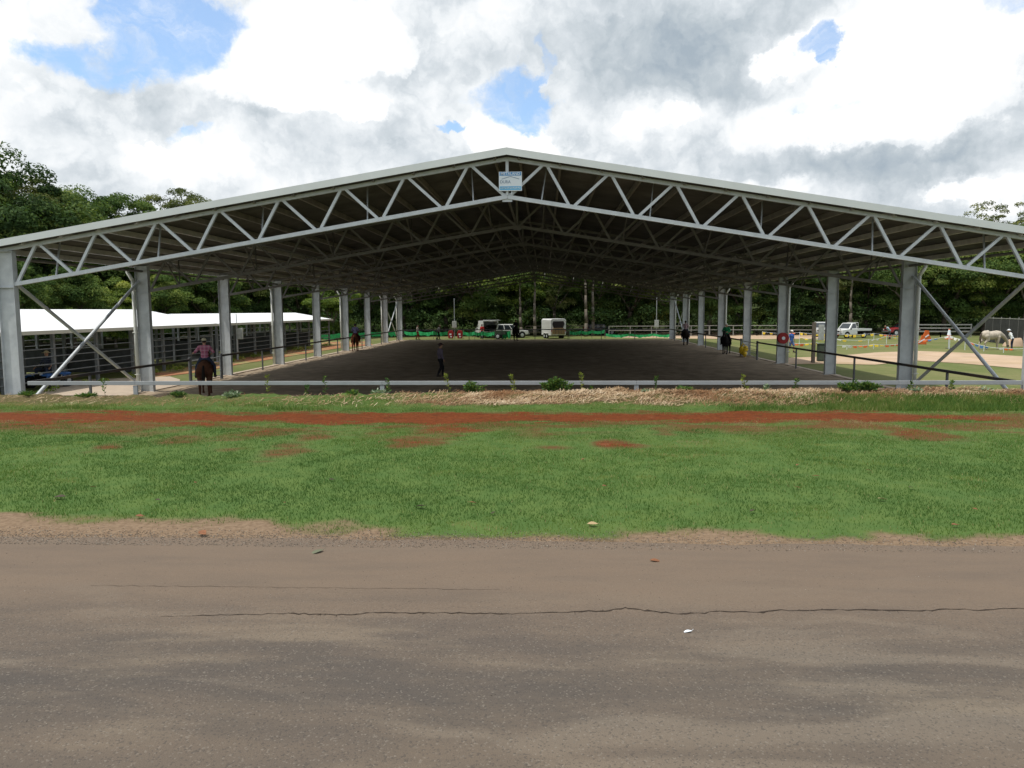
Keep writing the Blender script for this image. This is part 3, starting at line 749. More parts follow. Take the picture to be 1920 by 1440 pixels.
def side_rail(name, label, s_, y0, y1, posts, extra=()):
    x = XC + s_ * 15.6
    o = thing(name, label, 'rail', (x, y0, FLOOR))
    y = y0
    while y < y1 - 0.1:
        e = min(y + BAY, y1); mb = MB(); mb.box((0, (y + e) / 2 - y0, 1.21), (0.075, e - y - 0.004, 0.10), bev=0.008); mb.build('rail_length', m_drail, o); y = e
    for p in posts: mb = MB(); mb.box((0, p - y0, 0.58), (0.07, 0.07, 1.16)); mb.build('post', m_dpost, o)
    for p in extra: mb = MB(); mb.tube((0, p - y0, 0.0), (0, p - y0, 1.32), 0.075, seg=12); mb.build('gate_post', m_dpost, o)
mid = [D0 + (i + .5) * BAY for i in range(NB)]
GL = (34.5, 37.9); GR = (51.5, 55.7)
side_rail('side_rail', 'dark side rail along the near end of the left columns', -1, D0 + .2, GL[0], [26.7], [GL[0]])
side_rail('side_rail', 'dark side rail along the left columns beyond the small gate', -1, GL[1], D0 + Y1, mid[2:], [GL[1]])
side_rail('side_rail', 'dark side rail along the right columns nearest the front', 1, D0 + .2, GR[0], [27.4] + mid[1:3], [GR[0]])
side_rail('side_rail', 'dark side rail along the far right columns beyond the pipe gate', 1, GR[1], D0 + Y1, mid[4:], [GR[1]])
er = thing('end_rail', 'thin grey rail closing the far end of the arena', 'rail', (XC, D0 + Y1 + .1, FLOOR))
for i in range(4):
    mb = MB(); mb.box((-15.6 + 3.9 + i * 7.8, 0, 1.2), (7.79, 0.07, 0.10)); mb.build('rail_length', m_dpost if i < 3 else m_dpost, er)
for i in range(1, 8): mb = MB(); mb.box((-15.6 + i * 3.9, 0.005, 0.58), (0.07, 0.06, 1.14)); mb.build('post', m_dpost, er)
def pipe_gate(label, s_, y0, y1):
    o = thing('gate', label, 'gate', (XC + s_ * 15.6, y0 + .12, FLOOR)); L_ = y1 - y0 - .24
    mb = MB()
    for z in (0.2, 1.15): mb.tube((0, 0, z), (0, L_, z), 0.025, seg=8)
    for y in (0, L_ / 2, L_): mb.tube((0, y, .2), (0, y, 1.15), 0.025, seg=8)
    mb.build('frame', m_rail, o)
    for z in (0.45, 0.7, 0.93): mb = MB(); mb.tube((0, 0.02, z), (0, L_ - .02, z), 0.016, seg=6); mb.build('bar', m_rail, o)
pipe_gate('pipe gate with thin bars beside the brown horse on the left', -1, *GL)
pipe_gate('pipe gate with thin bars in the right hand arena rail', 1, *GR)

# hose reel on the third right column
hp = aty(1468, 634, D0 + 3 * BAY - 0.25)
hr = thing('hose_reel', 'red fire hose reel with a white hub on a right hand column', 'hose reel', tuple(hp))
m_redp = mat('red enamel', (0.30, 0.018, 0.022), 0.5, var=0.1); m_black = mat('black rubber', (0.02, 0.02, 0.021), 0.7, var=0.2)
def disc(name, r, y0, y1, m_, par, seg=28): mb = MB(); mb.tube((0, y0, 0), (0, y1, 0), r, seg=seg); return mb.build(name, m_, par)
disc('front_disc', 0.345, -0.10, -0.085, m_redp, hr); disc('rear_disc', 0.345, 0.07, 0.085, m_redp, hr); disc('hose_coil', 0.27, -0.084, 0.069, m_black, hr)
disc('hub', 0.105, -0.14, -0.101, m_white, hr)
mb = MB(); mb.box((0, 0.16, 0), (0.08, 0.15, 0.3)); mb.build('wall_bracket', m_redp, hr)

# poles with boxes
def pole_box(label, px, y, h, bz, bw, bh, round_=True, side=0.0, mt=None, r=0.05):
    x = aty(px, 600, y).x
    o = thing('pole', label, 'pole', (x, y, FLOOR))
    mb = MB()
    if round_: mb.tube((0, 0, -.1), (0, 0, h), r, r * .8, seg=12)
    else: mb.box((0, 0, h / 2), (2 * r, 2 * r, h), bev=0.01)
    mb.build('post', mt or m_galv, o)
    mb = MB(); mb.box((side, -0.12, bz), (bw, 0.14, bh), bev=0.015); b2 = mb.build('switch_box', mat('switch box grey', (0.45, 0.47, 0.44), 0.5), o)
    mb = MB(); mb.box((side, -0.195, bz), (bw * .8, 0.01, bh * .8)); mb.build('box_door', mat('switch box door', (0.40, 0.42, 0.40), 0.5), b2)
pole_box('tall thin light pole with grey box, centre left behind the arena', 852, 93, 5.0, 1.75, .55, .85, mt=m_rail)
pole_box('tall thin light pole with grey box, centre right behind the arena', 1231, 93, 5.0, 1.75, .5, .9, mt=m_rail)
pole_box('grey pole with switch box in front of the stable row', 443, 53, 3.3, 1.9, .42, .8, side=0.28)
m_timber = mat('weathered timber', (0.16, 0.135, 0.11), 0.9, var=0.25, scale=8)
pole_box('square timber post carrying a pale box right of the arena', 1527, 49, 2.6, 1.95, .34, 1.0, round_=False, side=0.42, mt=m_timber, r=0.10)
cx = aty(1541, 660, 50.4).x
cab = thing('cabinet', 'low dark green electrical cabinet beside the right columns', 'cabinet', (cx + .15, 50.4, FLOOR), R(-12))
m_dgreen = mat('dark green enamel', (0.045, 0.065, 0.045), 0.6, var=0.2)
MB().box((0, 0, 0.58), (0.85, 0.6, 1.12), bev=0.02).build('body', m_dgreen, cab); MB().box((0, 0, 1.16), (0.92, 0.68, 0.05), bev=0.01).build('lid', m_dgreen, cab)
MB().box((0, -0.306, 0.58), (0.70, 0.012, 0.92)).build('door', mat('cabinet door green', (0.055, 0.075, 0.055), 0.6), cab)
yb = V3_((aty(1394, 600, 54.9).x, 54.9, FLOOR + .05))
bk = thing('bag', 'bulging yellow bag lying by a right hand column', 'bag', tuple(yb))
m_yel = mat('yellow plastic', (0.62, 0.42, 0.02), 0.5, var=0.15, scale=12)
mb = MB()
for i in range(9): mb.ball((random.uniform(-.18, .18), random.uniform(-.15, .15), random.uniform(.2, .62)), (random.uniform(.16, .24), .2, random.uniform(.16, .26)), 10, (0, random.uniform(-.5, .5), 0))
mb.solid('body', m_yel, bk, 0.03, 1)
mb = MB(); mb.cap((-.1, 0, .78), (.02, 0, .93), .035); mb.cap((.02, 0, .93), (.16, 0, .80), .035); mb.build('strap', m_yel, bk, smooth=True)

# ---------------------------------------------------------------- stable rows on the left
m_wroof = mat('white roof sheeting', (0.86, 0.87, 0.88), 0.4, var=0.02, scale=2)
m_wtrim = mat('cream gutter', (0.55, 0.54, 0.47), 0.5, var=0.05)
m_spost = mat('stable post grey', (0.20, 0.215, 0.23), 0.6, metal=0.2, var=0.2)
m_spanel = mat('stable partition', (0.055, 0.060, 0.065), 0.7, var=0.3, scale=3)
def stable(label, y0, y1, zr, xr, hip_near=False):
    xe, ze = -22.4, 2.66; xw = 2 * xr - xe
    o = thing('stable_block', label, 'stable', (xe, y0, FLOOR))
    def P(x, y, z): return (x - xe, y - y0, z)
    e = 1.6
    mb = MB(); mb.poly([P(xe + .35, y0 - .4, ze), P(xe + .35, y1, ze), P(xr, y1 - e, zr), P(xr, y0 - .4, zr)]); mb.poly([P(xr, y0 - .4, zr), P(xr, y1 - e, zr), P(xw - .35, y1, ze), P(xw - .35, y0 - .4, ze)])
    mb.poly([P(xe + .35, y1, ze), P(xw - .35, y1, ze), P(xr, y1 - e, zr)])
    r_ = mb.build('roof', m_wroof, o)
    sm_ = r_.modifiers.new('thickness', 'SOLIDIFY'); sm_.thickness = 0.05; sm_.offset = -1
    mb = MB(); mb.box(P(xe + .40, (y0 + y1) / 2 - .2, ze - 0.06), (0.12, y1 - y0 + .4, 0.16)); mb.build('gutter', m_wtrim, r_)
    n = int((y1 - y0) / 3.2); st_ = (y1 - y0) / n
    for i in range(n + 1):
        for x in (xe, xr, xw):
            mb = MB(); mb.box(P(x, y0 + i * st_ - (0.1 if i == n else 0), (ze if x != xr else zr) / 2 - .06), (0.14, 0.14, (ze if x != xr else zr) - .12)); mb.build('post', m_spost, o)
        if i % 3 == 0 and i < n:
            mb = MB(); mb.box(P(xr, y0 + i * st_ + .12, 0.85), (abs(xe - xr) * 1.9, 0.05, 1.3)); mb.build('partition', m_spanel, o)
    for z in (0.45, 0.8, 1.15, 1.5, 1.85):
        for x in (xe + .09, xw - .09):
            mb = MB(); mb.tube(P(x, y0, z), P(x, y1 - .2, z), 0.026, seg=6); mb.build('rail', m_spost, o)
stable('near white roofed stable row with the higher ridge on the left', 20.0, 49.5, 3.64, -26.2)
stable('far white roofed stable row with the lower ridge on the left', 50.2, 77.0, 3.34, -25.4)

# ---------------------------------------------------------------- people
def cloth(name, c, var=0.12, scale=9): return mat(name, c, 0.9, var=var, scale=scale, spec=0.1)
m_skin = mat('skin', (0.42, 0.24, 0.16), 0.6, var=0.06); m_hair = mat('dark hair', (0.03, 0.02, 0.015), 0.7)
m_boot = mat('dark boots', (0.03, 0.022, 0.018), 0.6)
V3 = Vector
def human(name, label, loc, rz, shirt, legs, pose='stand', hat=None, hatk='cap', sleeves=0.5, arms=None, lean=0.0, scale=1.0, headturn=0.0, shorts=False, group=None):
    o = thing(name, label, 'person', loc, rz, group); o.scale = (scale,) * 3
    if pose in ('stand', 'walk'):
        pz = 0.93
        st_ = 0.0 if pose == 'stand' else 0.17
        J = {-1: dict(hip=(-.09, 0, .90), knee=(-.11, .02 + st_, .50), ank=(-.12, st_, .09), toe=(-.13, .15 + st_, .035)),
             1: dict(hip=(.09, 0, .90), knee=(.11, .04 - st_ * .3, .50), ank=(.12, -st_ * 1.2, .10), toe=(.14, .14 - st_ * 1.2, .035))}
    elif pose == 'ride':
        pz = 1.52
        J = {s: dict(hip=(s * .12, 0, 1.50), knee=(s * .34, .30, 1.19), ank=(s * .37, .06, .80), toe=(s * .40, .22, .76)) for s in (-1, 1)}
    elif pose == 'sit':
        pz = 0.86
        J = {s: dict(hip=(s * .11, 0, .84), knee=(s * .25, .40, .86), ank=(s * .27, .42, .44), toe=(s * .28, .58, .38)) for s in (-1, 1)}
    def up(x, y, z):                        # upper body, leant forward about the hips
        zz = z - .93; c_, s_ = math.cos(lean), math.sin(lean)
        return V3((x, y * c_ + zz * s_, pz + zz * c_ - y * s_))
    pel, bel, che, nek, hed = up(0, 0, .95), up(0, .01, 1.10), up(0, .01, 1.30), up(0, 0, 1.47), up(0, .03, 1.635)
    arms = arms or {-1: ((-.27, -.02, 1.16), (-.27, .08, .92)), 1: ((.27, -.02, 1.16), (.27, .08, .92))}
    B = MB()
    B.ball(pel, (.155, .11, .12)); B.ball(bel, (.135, .10, .15)); B.ball(che, (.165, .115, .17)); B.cap(che, nek, .09, .058); B.cap(nek, hed, .055, .05)
    B.ball(hed, (.078, .098, .115), 16); B.ball(hed + V3((0, .045, -.07)), (.045, .045, .04)); B.ball(hed + V3((0, .105, -.005)), (.014, .022, .026), 8)
    for s in (-1, 1):
        B.ball(hed + V3((s * .08, 0, 0)), (.012, .02, .03), 8); B.ball(hed + V3((s * .032, .088, .022)), .014, 8)
        j = J[s]; h, k, a, t = V3(j['hip']), V3(j['knee']), V3(j['ank']), V3(j['toe'])
        B.cap(h, k, .088, .056); B.cap(k, a, .055, .036); B.cap(a + V3((0, 0, -.03)), t, .038, .03)
        sh_ = up(s * .185, 0, 1.41); e_ = up(*arms[s][0]); w_ = up(*arms[s][1])
        B.cap(up(s * .08, 0, 1.41), sh_, .065, .058); B.cap(sh_, e_, .05, .038); B.cap(e_, w_, .038, .026)
        d = (w_ - e_).normalized(); side = d.cross(V3((0, 0, 1)));
        if side.length < .1: side = V3((0, 1, 0))
        side.normalize(); pm = w_ + d * .05
        B.cap(w_, pm + d * .02, .028, .034)
        for f in range(4):
            b0 = pm + d * .035 + side * ((f - 1.5) * .021); L_ = (.062, .072, .068, .052)[f]
            m1 = b0 + d * L_ * .55; m2 = m1 + (d * .7 + V3((0, 0, -.6))).normalized() * L_ * .5
            B.cap(b0, m1, .0095, .009, 8); B.cap(m1, m2, .009, .008, 8)
        B.cap(w_ + d * .02 + side * .03, w_ + d * .07 + side * .062, .012, .010, 8)
    B.solid('body', m_skin, o, 0.0115, 2)
    T = MB()
    T.ball(pel + V3((0, 0, .03)), (.168, .13, .09)); T.ball(bel, (.155, .122, .16)); T.ball(che, (.185, .135, .18)); T.cap(che + V3((0, 0, .06)), nek - V3((0, 0, .02)), .105, .07)
    for s in (-1, 1):
        sh_ = up(s * .185, 0, 1.41); e_ = up(*arms[s][0]); w_ = up(*arms[s][1])
        T.cap(up(s * .08, 0, 1.405), sh_, .08, .074); q_ = sh_.lerp(e_, min(1, sleeves * 2)); T.cap(sh_, q_, .07, .06)
        if sleeves > 0.5: T.cap(e_, e_.lerp(w_, (sleeves - .5) * 2), .055, .042)
    T.solid('shirt', shirt, o, 0.018, 2)
    T = MB(); T.ball(pel - V3((0, 0, .03)), (.172, .128, .115))
    for s in (-1, 1):
        j = J[s]; h, k, a = V3(j['hip']), V3(j['knee']), V3(j['ank'])
        if shorts: T.cap(h, h.lerp(k, .85), .108, .085)
        else: T.cap(h, k, .105, .074); T.cap(k, a.lerp(k, .06), .072, .056)
    T.solid('trousers', legs, o, 0.018, 2)
    for s in (-1, 1):
        T = MB(); j = J[s]; a, t = V3(j['ank']), V3(j['toe']); T.cap(a + V3((0, -.03, -.04)), t + V3((0, .02, 0)), .052, .042); T.cap(a + V3((0, -.01, .04)), a + V3((0, -.03, -.04)), .05)
        T.solid('boot', m_boot, o, 0.018, 1)
    H = MB(); H.ball(hed + V3((0, -.018, .022)), (.086, .095, .108), 14)
    H.bm.faces.ensure_lookup_table()
    bmesh.ops.delete(H.bm, geom=[v for v in H.bm.verts if v.co.y > hed.y + .045 and v.co.z < hed.z + .06], context='VERTS')
    H.build('hair', m_hair, o, smooth=True)
    if hat is not None:
        H = MB(); c_ = hed + V3((0, -.005, .065))
        H.ball(c_, (.098, .112, .085), 16)
        bmesh.ops.delete(H.bm, geom=[v for v in H.bm.verts if v.co.z < c_.z - .03], context='VERTS')
        if hatk == 'brim': H.tube(c_ + V3((0, .01, -.022)), c_ + V3((0, .01, -.012)), .185, .18, 20)
        elif hatk == 'cap': H.ball(c_ + V3((0, .115, -.015)), (.075, .085, .012), 12)
        H.build('hat', hat, o, smooth=True)
    return o

# ---------------------------------------------------------------- horses
def horse(label, loc, rz, coat, hair, graze=False, saddle=None, walk=0.1, legs=None, group=None, scale=1.0, sockm=None):
    o = thing('horse', label, 'horse', loc, rz, group); o.scale = (scale,) * 3
    B = MB()
    B.ball((0, 0.02, 1.06), (.29, .60, .32), 18); B.ball((0, .48, 1.10), (.235, .30, .32), 16); B.ball((0, -.50, 1.13), (.285, .35, .31), 16); B.ball((0, -.30, 1.06), (.28, .4, .30), 16)
    B.cap((0, .40, 1.36), (0, .10, 1.30), .08, .10); B.cap((0, -.35, 1.34), (0, -.70, 1.22), .12, .12)
    if graze: nk = [(0, .60, 1.20, .20), (0, .98, .98, .145), (0, 1.28, .66, .11)]; hd = [(0, 1.30, .62, .115), (0, 1.36, .40, .085), (0, 1.40, .14, .062)]
    else: nk = [(0, .60, 1.22, .20), (0, .86, 1.46, .15), (0, 1.06, 1.68, .11)]; hd = [(0, 1.07, 1.70, .115), (0, 1.22, 1.56, .09), (0, 1.40, 1.34, .06)]
    for a, b_ in list(zip(nk, nk[1:])) + list(zip(hd, hd[1:])): B.cap(a[:3], b_[:3], a[3], b_[3], 14)
    ht = V3(hd[0][:3])
    for s in (-1, 1): B.cap(ht + V3((s * .06, -.03, .08)), ht + V3((s * .075, -.02 if not graze else -.1, .19 if not graze else .12)), .03, .012, 8); B.ball(ht + V3((s * .075, .08, -.06)), .025, 8)
    fw_ = {-1: walk, 1: -walk}
    for s in (-1, 1):
        f = fw_[s]; h = -fw_[s]
        ch = [(s * .15, .50, .95, .125), (s * .16, .50 + f * .5, .52, .062), (s * .16, .50 + f * .8, .16, .040), (s * .16, .54 + f, .055, .052)]
        B.cap(ch[0][:3], ch[1][:3], ch[0][3], ch[1][3]); B.cap(ch[1][:3], ch[2][:3], .052, .036); B.cap(ch[2][:3], ch[3][:3], .040, .048)
        B.cap((s * .16, .545 + f, .055), (s * .16, .56 + f, .03), .052, .058)
        ch = [(s * .15, -.55, 1.02, .19), (s * .17, -.46 + h * .4, .76, .125), (s * .16, -.76 + h * .7, .50, .060), (s * .16, -.72 + h, .15, .040), (s * .16, -.67 + h, .055, .05)]
        for a, b_ in zip(ch, ch[1:]): B.cap(a[:3], b_[:3], a[3], b_[3])
        B.cap((s * .16, -.67 + h, .055), (s * .16, -.655 + h, .03), .052, .058)
    body = B.solid('body', coat, o, 0.020, 2)
    T = MB(); T.cap((0, -.80, 1.26), (0, -.93, 1.10), .035, .055); T.cap((0, -.93, 1.10), (0, -.95, .80), .055, .075); T.cap((0, -.95, .80), (0, -.92, .48), .075, .03)
    T.solid('tail', hair, o, 0.02, 1)
    T = MB()
    for a, b_ in zip(nk, nk[1:]):
        for t in (0, .34, .67): 
            p = V3(a[:3]).lerp(V3(b_[:3]), t); r_ = a[3] + (b_[3] - a[3]) * t
            T.ball(p + V3((.03, -r_ * .75 if not graze else -.02, r_ * .65 if not graze else r_ * .85)), (.04, .075, .085), 8)
    T.solid('mane', hair, o, 0.02, 1)
    T = MB(); T.tube(V3(hd[1][:3]) * .45 + V3(hd[2][:3]) * .55 - V3((.075, 0, 0)), V3(hd[1][:3]) * .45 + V3(hd[2][:3]) * .55 + V3((.075, 0, 0)), .07, seg=10); T.build('noseband', m_boot, o)
    if saddle is not None:
        T = MB(); T.ball((0, 0, 1.33), (.25, .33, .10), 14); T.cap((0, .22, 1.42), (0, .26, 1.50), .05, .03); T.ball((0, -.24, 1.43), (.16, .06, .06), 10)
        for s in (-1, 1): T.cap((s * .28, .05, 1.22), (s * .33, .08, .85), .03, .02); T.ball((s * .35, .1, .79), (.06, .07, .02), 8)
        T.solid('saddle', saddle, o, 0.025, 1)
    return o
c_bay = cloth('brown horse coat', (0.080, 0.036, 0.021)); c_dark = cloth('dark horse coat', (0.022, 0.015, 0.012)); c_chest = cloth('chestnut horse coat', (0.13, 0.045, 0.022)); c_black = cloth('black horse coat', (0.012, 0.011, 0.012))
c_grey = mat('grey horse coat', (0.50, 0.44, 0.36), 0.85, var=0.12, scale=3, tint=(0.40, 0.34, 0.27)); c_tack = cloth('dark leather', (0.03, 0.018, 0.012))
c_hairb = cloth('dark horse hair', (0.015, 0.012, 0.01))
def plaid(name, a, b_, c3):
    m = bpy.data.materials.new(name); m.use_nodes = True; q = G(m.node_tree); bs = m.node_tree.nodes['Principled BSDF']
    co = q.n('ShaderNodeTexCoord').outputs['Object']; s_ = q.n('ShaderNodeSeparateXYZ'); q.put(s_.inputs[0], co)
    def line(v, f, w): return q.m('LESS_THAN', q.m('FRACT', q.m('MULTIPLY', v, f)), w)
    l1 = q.m('ADD', line(s_.outputs[0], 13, .38), line(s_.outputs[2], 13, .38))
    l2 = q.m('MAXIMUM', line(s_.outputs[0], 6.5, .12), line(s_.outputs[2], 6.5, .12))
    c = q.mix(q.m('MULTIPLY', l1, .5), a, b_); c = q.mix(q.m('MULTIPLY', l2, .7), c, c3)
    q.put(bs.inputs['Base Color'], c); bs.inputs['Roughness'].default_value = .9; return m
def stripes(name, a, b_, f, w):
    m = bpy.data.materials.new(name); m.use_nodes = True; q = G(m.node_tree); bs = m.node_tree.nodes['Principled BSDF']
    co = q.n('ShaderNodeTexCoord').outputs['Object']; s_ = q.n('ShaderNodeSeparateXYZ'); q.put(s_.inputs[0], co)
    q.put(bs.inputs['Base Color'], q.mix(q.m('LESS_THAN', q.m('FRACT', q.m('MULTIPLY', s_.outputs[2], f)), w), a, b_)); bs.inputs['Roughness'].default_value = .9; return m
jeans = cloth('dark blue jeans', (0.035, 0.045, 0.075)); blackt = cloth('black trousers', (0.014, 0.014, 0.016))
def AT(px, py): 
    p = at(px, py, FLOOR); return (p.x, p.y, FLOOR + 0.02)
rein = {-1: ((-.28, .04, 1.18), (-.12, .32, 1.12)), 1: ((.28, .04, 1.18), (.12, .32, 1.12))}
wide = {-1: ((-.36, .02, 1.20), (-.44, .22, 1.16)), 1: ((.34, .02, 1.20), (.26, .28, 1.12))}
p = AT(387, 741)
horse('brown horse seen from behind in the gateway by the left columns', p, R(20), c_bay, c_hairb, saddle=c_tack, walk=.12)
human('person', 'rider in pink checked shirt and cream cap on the brown horse', p, R(20), plaid('pink check shirt', (0.42, 0.13, 0.20), (0.20, 0.06, 0.13), (0.60, 0.40, 0.46)), jeans, 'ride', cloth('cream cap', (0.50, 0.46, 0.32)), 'cap', .55, wide)
p = AT(667, 658.5)
horse('chestnut horse walking away along the far left columns', p, R(8), c_chest, c_hairb, saddle=c_tack, walk=.16)
human('person', 'rider in lavender shirt on the chestnut horse', p, R(8), cloth('lavender shirt', (0.20, 0.19, 0.34)), cloth('maroon trousers', (0.10, 0.02, 0.03)), 'ride', cloth('dark hat', (0.05, 0.045, 0.05)), 'brim', .9, rein)
p = AT(967, 638.6)
horse('dark horse facing out at the centre of the far arena end', p, R(188), c_black, c_hairb, saddle=c_tack, walk=.12)
human('person', 'rider all in black on the horse at the far arena end', p, R(188), cloth('black shirt', (0.015, 0.015, 0.018)), blackt, 'ride', cloth('black hat', (0.012, 0.012, 0.012)), 'brim', 1.0, rein)
p = AT(1285, 647.5)
horse('dark horse walking away beside the farthest right columns', p, R(-9), c_dark, c_hairb, saddle=c_tack, walk=.1)
human('person', 'rider in pale pink shirt and black helmet on the right', p, R(-9), cloth('pale pink shirt', (0.42, 0.30, 0.33)), jeans, 'ride', cloth('black helmet', (0.015, 0.015, 0.015)), 'helmet', .9, rein)
p = AT(1361, 664)
horse('black horse turned towards the road beside the right columns', p, R(158), c_black, c_hairb, saddle=c_tack, walk=.15)
human('person', 'rider in green shirt and white cap on the black horse', p, R(158), cloth('green shirt', (0.02, 0.20, 0.08)), blackt, 'ride', cloth('white cap', (0.7, 0.7, 0.65)), 'cap', .9, rein)
p = AT(1858, 655.5); gh = horse('pale grey horse grazing head down on the right paddock', p, R(-80), c_grey, cloth('grey horse hair', (0.09, 0.07, 0.055)), graze=True, walk=.14, scale=1.1)
p = AT(1897, 657)
human('person', 'person in white shirt and white hat beside the grazing horse', p, R(60), cloth('white shirt', (0.75, 0.77, 0.78)), cloth('navy trousers', (0.03, 0.035, 0.06)), 'stand', cloth('white hat', (0.72, 0.74, 0.76)), 'brim', .95, None, lean=.35)
p = AT(826, 707)
human('person', 'person in grey shirt standing alone in the shaded arena', p, R(-60), cloth('mauve grey shirt', (0.12, 0.10, 0.13)), blackt, 'walk', cloth('dark brown hat', (0.05, 0.03, 0.03)), 'brim', .95)
p = AT(783, 637)
human('person', 'person in pale top and red trousers behind the left arena end', p, R(-70), cloth('pale top', (0.50, 0.42, 0.38)), cloth('red trousers', (0.30, 0.06, 0.04)), 'walk', None, '', .5)
p = AT(822, 637)
human('person', 'person in grey shirt leaning by the green mesh left of the pole', p, R(-60), cloth('grey shirt', (0.24, 0.23, 0.22)), blackt, 'walk', cloth('straw hat', (0.35, 0.30, 0.20)), 'cap', .9, None, lean=.25)
p = AT(904, 635.5)
human('person', 'person in red shirt standing behind the open white truck', (p[0], p[1], p[2]), R(150), cloth('red shirt', (0.45, 0.03, 0.03)), jeans, 'stand', cloth('brown cap', (0.10, 0.05, 0.04)), 'cap', .6)
p = AT(1483, 661)
human('person', 'person in blue shirt and white hat walking by hose reel column', p, R(-150), cloth('blue shirt', (0.05, 0.12, 0.38)), cloth('blue skirt trousers', (0.08, 0.13, 0.28)), 'walk', cloth('white sun hat', (0.7, 0.7, 0.68)), 'cap', .6, shorts=True)
p = AT(1668, 636)
human('person', 'person in blue jeans bending by the red car on the right', p, R(80), cloth('light blue shirt', (0.35, 0.45, 0.55)), jeans, 'stand', None, '', .8, None, lean=.7)

# quad bike with its rider at the left front
p = AT(92, 727)
qb = thing('quad_bike', 'blue quad bike parked beside the left front column', 'quad bike', p, R(176))
m_bluep = mat('blue plastic fender', (0.03, 0.13, 0.42), 0.4, var=0.06, spec=0.5)
T = MB(); T.box((0, -.05, .52), (.34, 1.2, .26), bev=.06); T.box((0, .5, .60), (.40, .30, .16), bev=.05); T.build('chassis', m_black, qb)
for s in (-1, 1):
    for y in (.52, -.52): T = MB(); T.ball((s * .40, y, .62), (.26, .36, .07), 14); T.box((s * .52, y, .56), (.05, .5, .12), bev=.02); T.build('fender', m_bluep, qb, smooth=True)
    for y in (.56, -.56):
        T = MB(); T.tube((s * .36, y, .27), (s * .60, y, .27), .27, seg=20); w_ = T.build('wheel', m_black, qb); T = MB(); T.tube((s * .595, y, .27), (s * .61, y, .27), .13, seg=14); T.build('rim', m_galv, w_)
    T = MB(); T.ball((s * .22, .72, .66), (.08, .05, .06), 12); T.build('headlight', m_white, qb, smooth=True)
T = MB(); T.ball((0, -.2, .73), (.17, .45, .10), 14); T.build('seat', m_black, qb, smooth=True)
T = MB(); T.cap((-.38, .28, .98), (.38, .28, .98), .018); T.cap((0, .45, .6), (0, .28, .98), .03); T.build('handlebar', m_black, qb)
human('person', 'man in straw hat and navy striped shirt on the quad bike', p, R(176), stripes('navy striped shirt', (0.02, 0.028, 0.06), (0.25, 0.28, 0.33), 11, .14), jeans, 'sit', cloth('straw coloured hat', (0.62, 0.52, 0.34)), 'brim', .55, {-1: ((-.30, .08, 1.15), (-.36, .30, 1.02)), 1: ((.30, .08, 1.15), (.36, .30, 1.02))})
p = AT(112, 715)
bx = thing('bucket', 'small white bucket hanging at the quad bike side', 'bucket', (p[0] - .0, p[1], FLOOR))
T = MB(); T.tube((0, 0, .02), (0, 0, .34), .13, .16, 18); T.build('pail', m_white, bx); T = MB(); T.cap((-.15, 0, .34), (0, 0, .50), .008); T.cap((0, 0, .50), (.15, 0, .34), .008); T.build('handle', m_galv, bx)

# ---------------------------------------------------------------- vehicles
m_wpaint = mat('white vehicle paint', (0.70, 0.71, 0.70), 0.3, var=0.05, scale=1.2, spec=0.6); m_glass = mat('dark window glass', (0.025, 0.032, 0.038), 0.08, var=0.05, spec=0.8)
m_cream = mat('cream vehicle paint', (0.56, 0.50, 0.38), 0.45, var=0.08, spec=0.5); m_lamp = mat('lamp glass', (0.6, 0.6, 0.55), 0.15); m_chrome = mat('bumper steel', (0.3, 0.31, 0.32), 0.35, metal=.6)
m_rpaint = mat('red vehicle paint', (0.36, 0.03, 0.035), 0.3, var=0.05, spec=0.6); m_dark = mat('dark underbody', (0.012, 0.012, 0.012), 0.8)
YZ = Matrix(((0, 0, 1, 0), (1, 0, 0, 0), (0, 1, 0, 0), (0, 0, 0, 1)))       # (x,y,z)->(z,x,y): profile drawn in the Y-Z plane
def wheel(par, x, y, r=.36, w=.22):
    s = 1 if x > 0 else -1
    T = MB(); T.tube((x - w / 2, y, r), (x + w / 2, y, r), r, seg=22); o = T.build('wheel', m_black, par)
    T = MB(); T.tube((x + s * (w / 2), y, r), (x + s * (w / 2 + .012), y, r), r * .6, r * .5, seg=16); T.build('rim', m_galv, o)
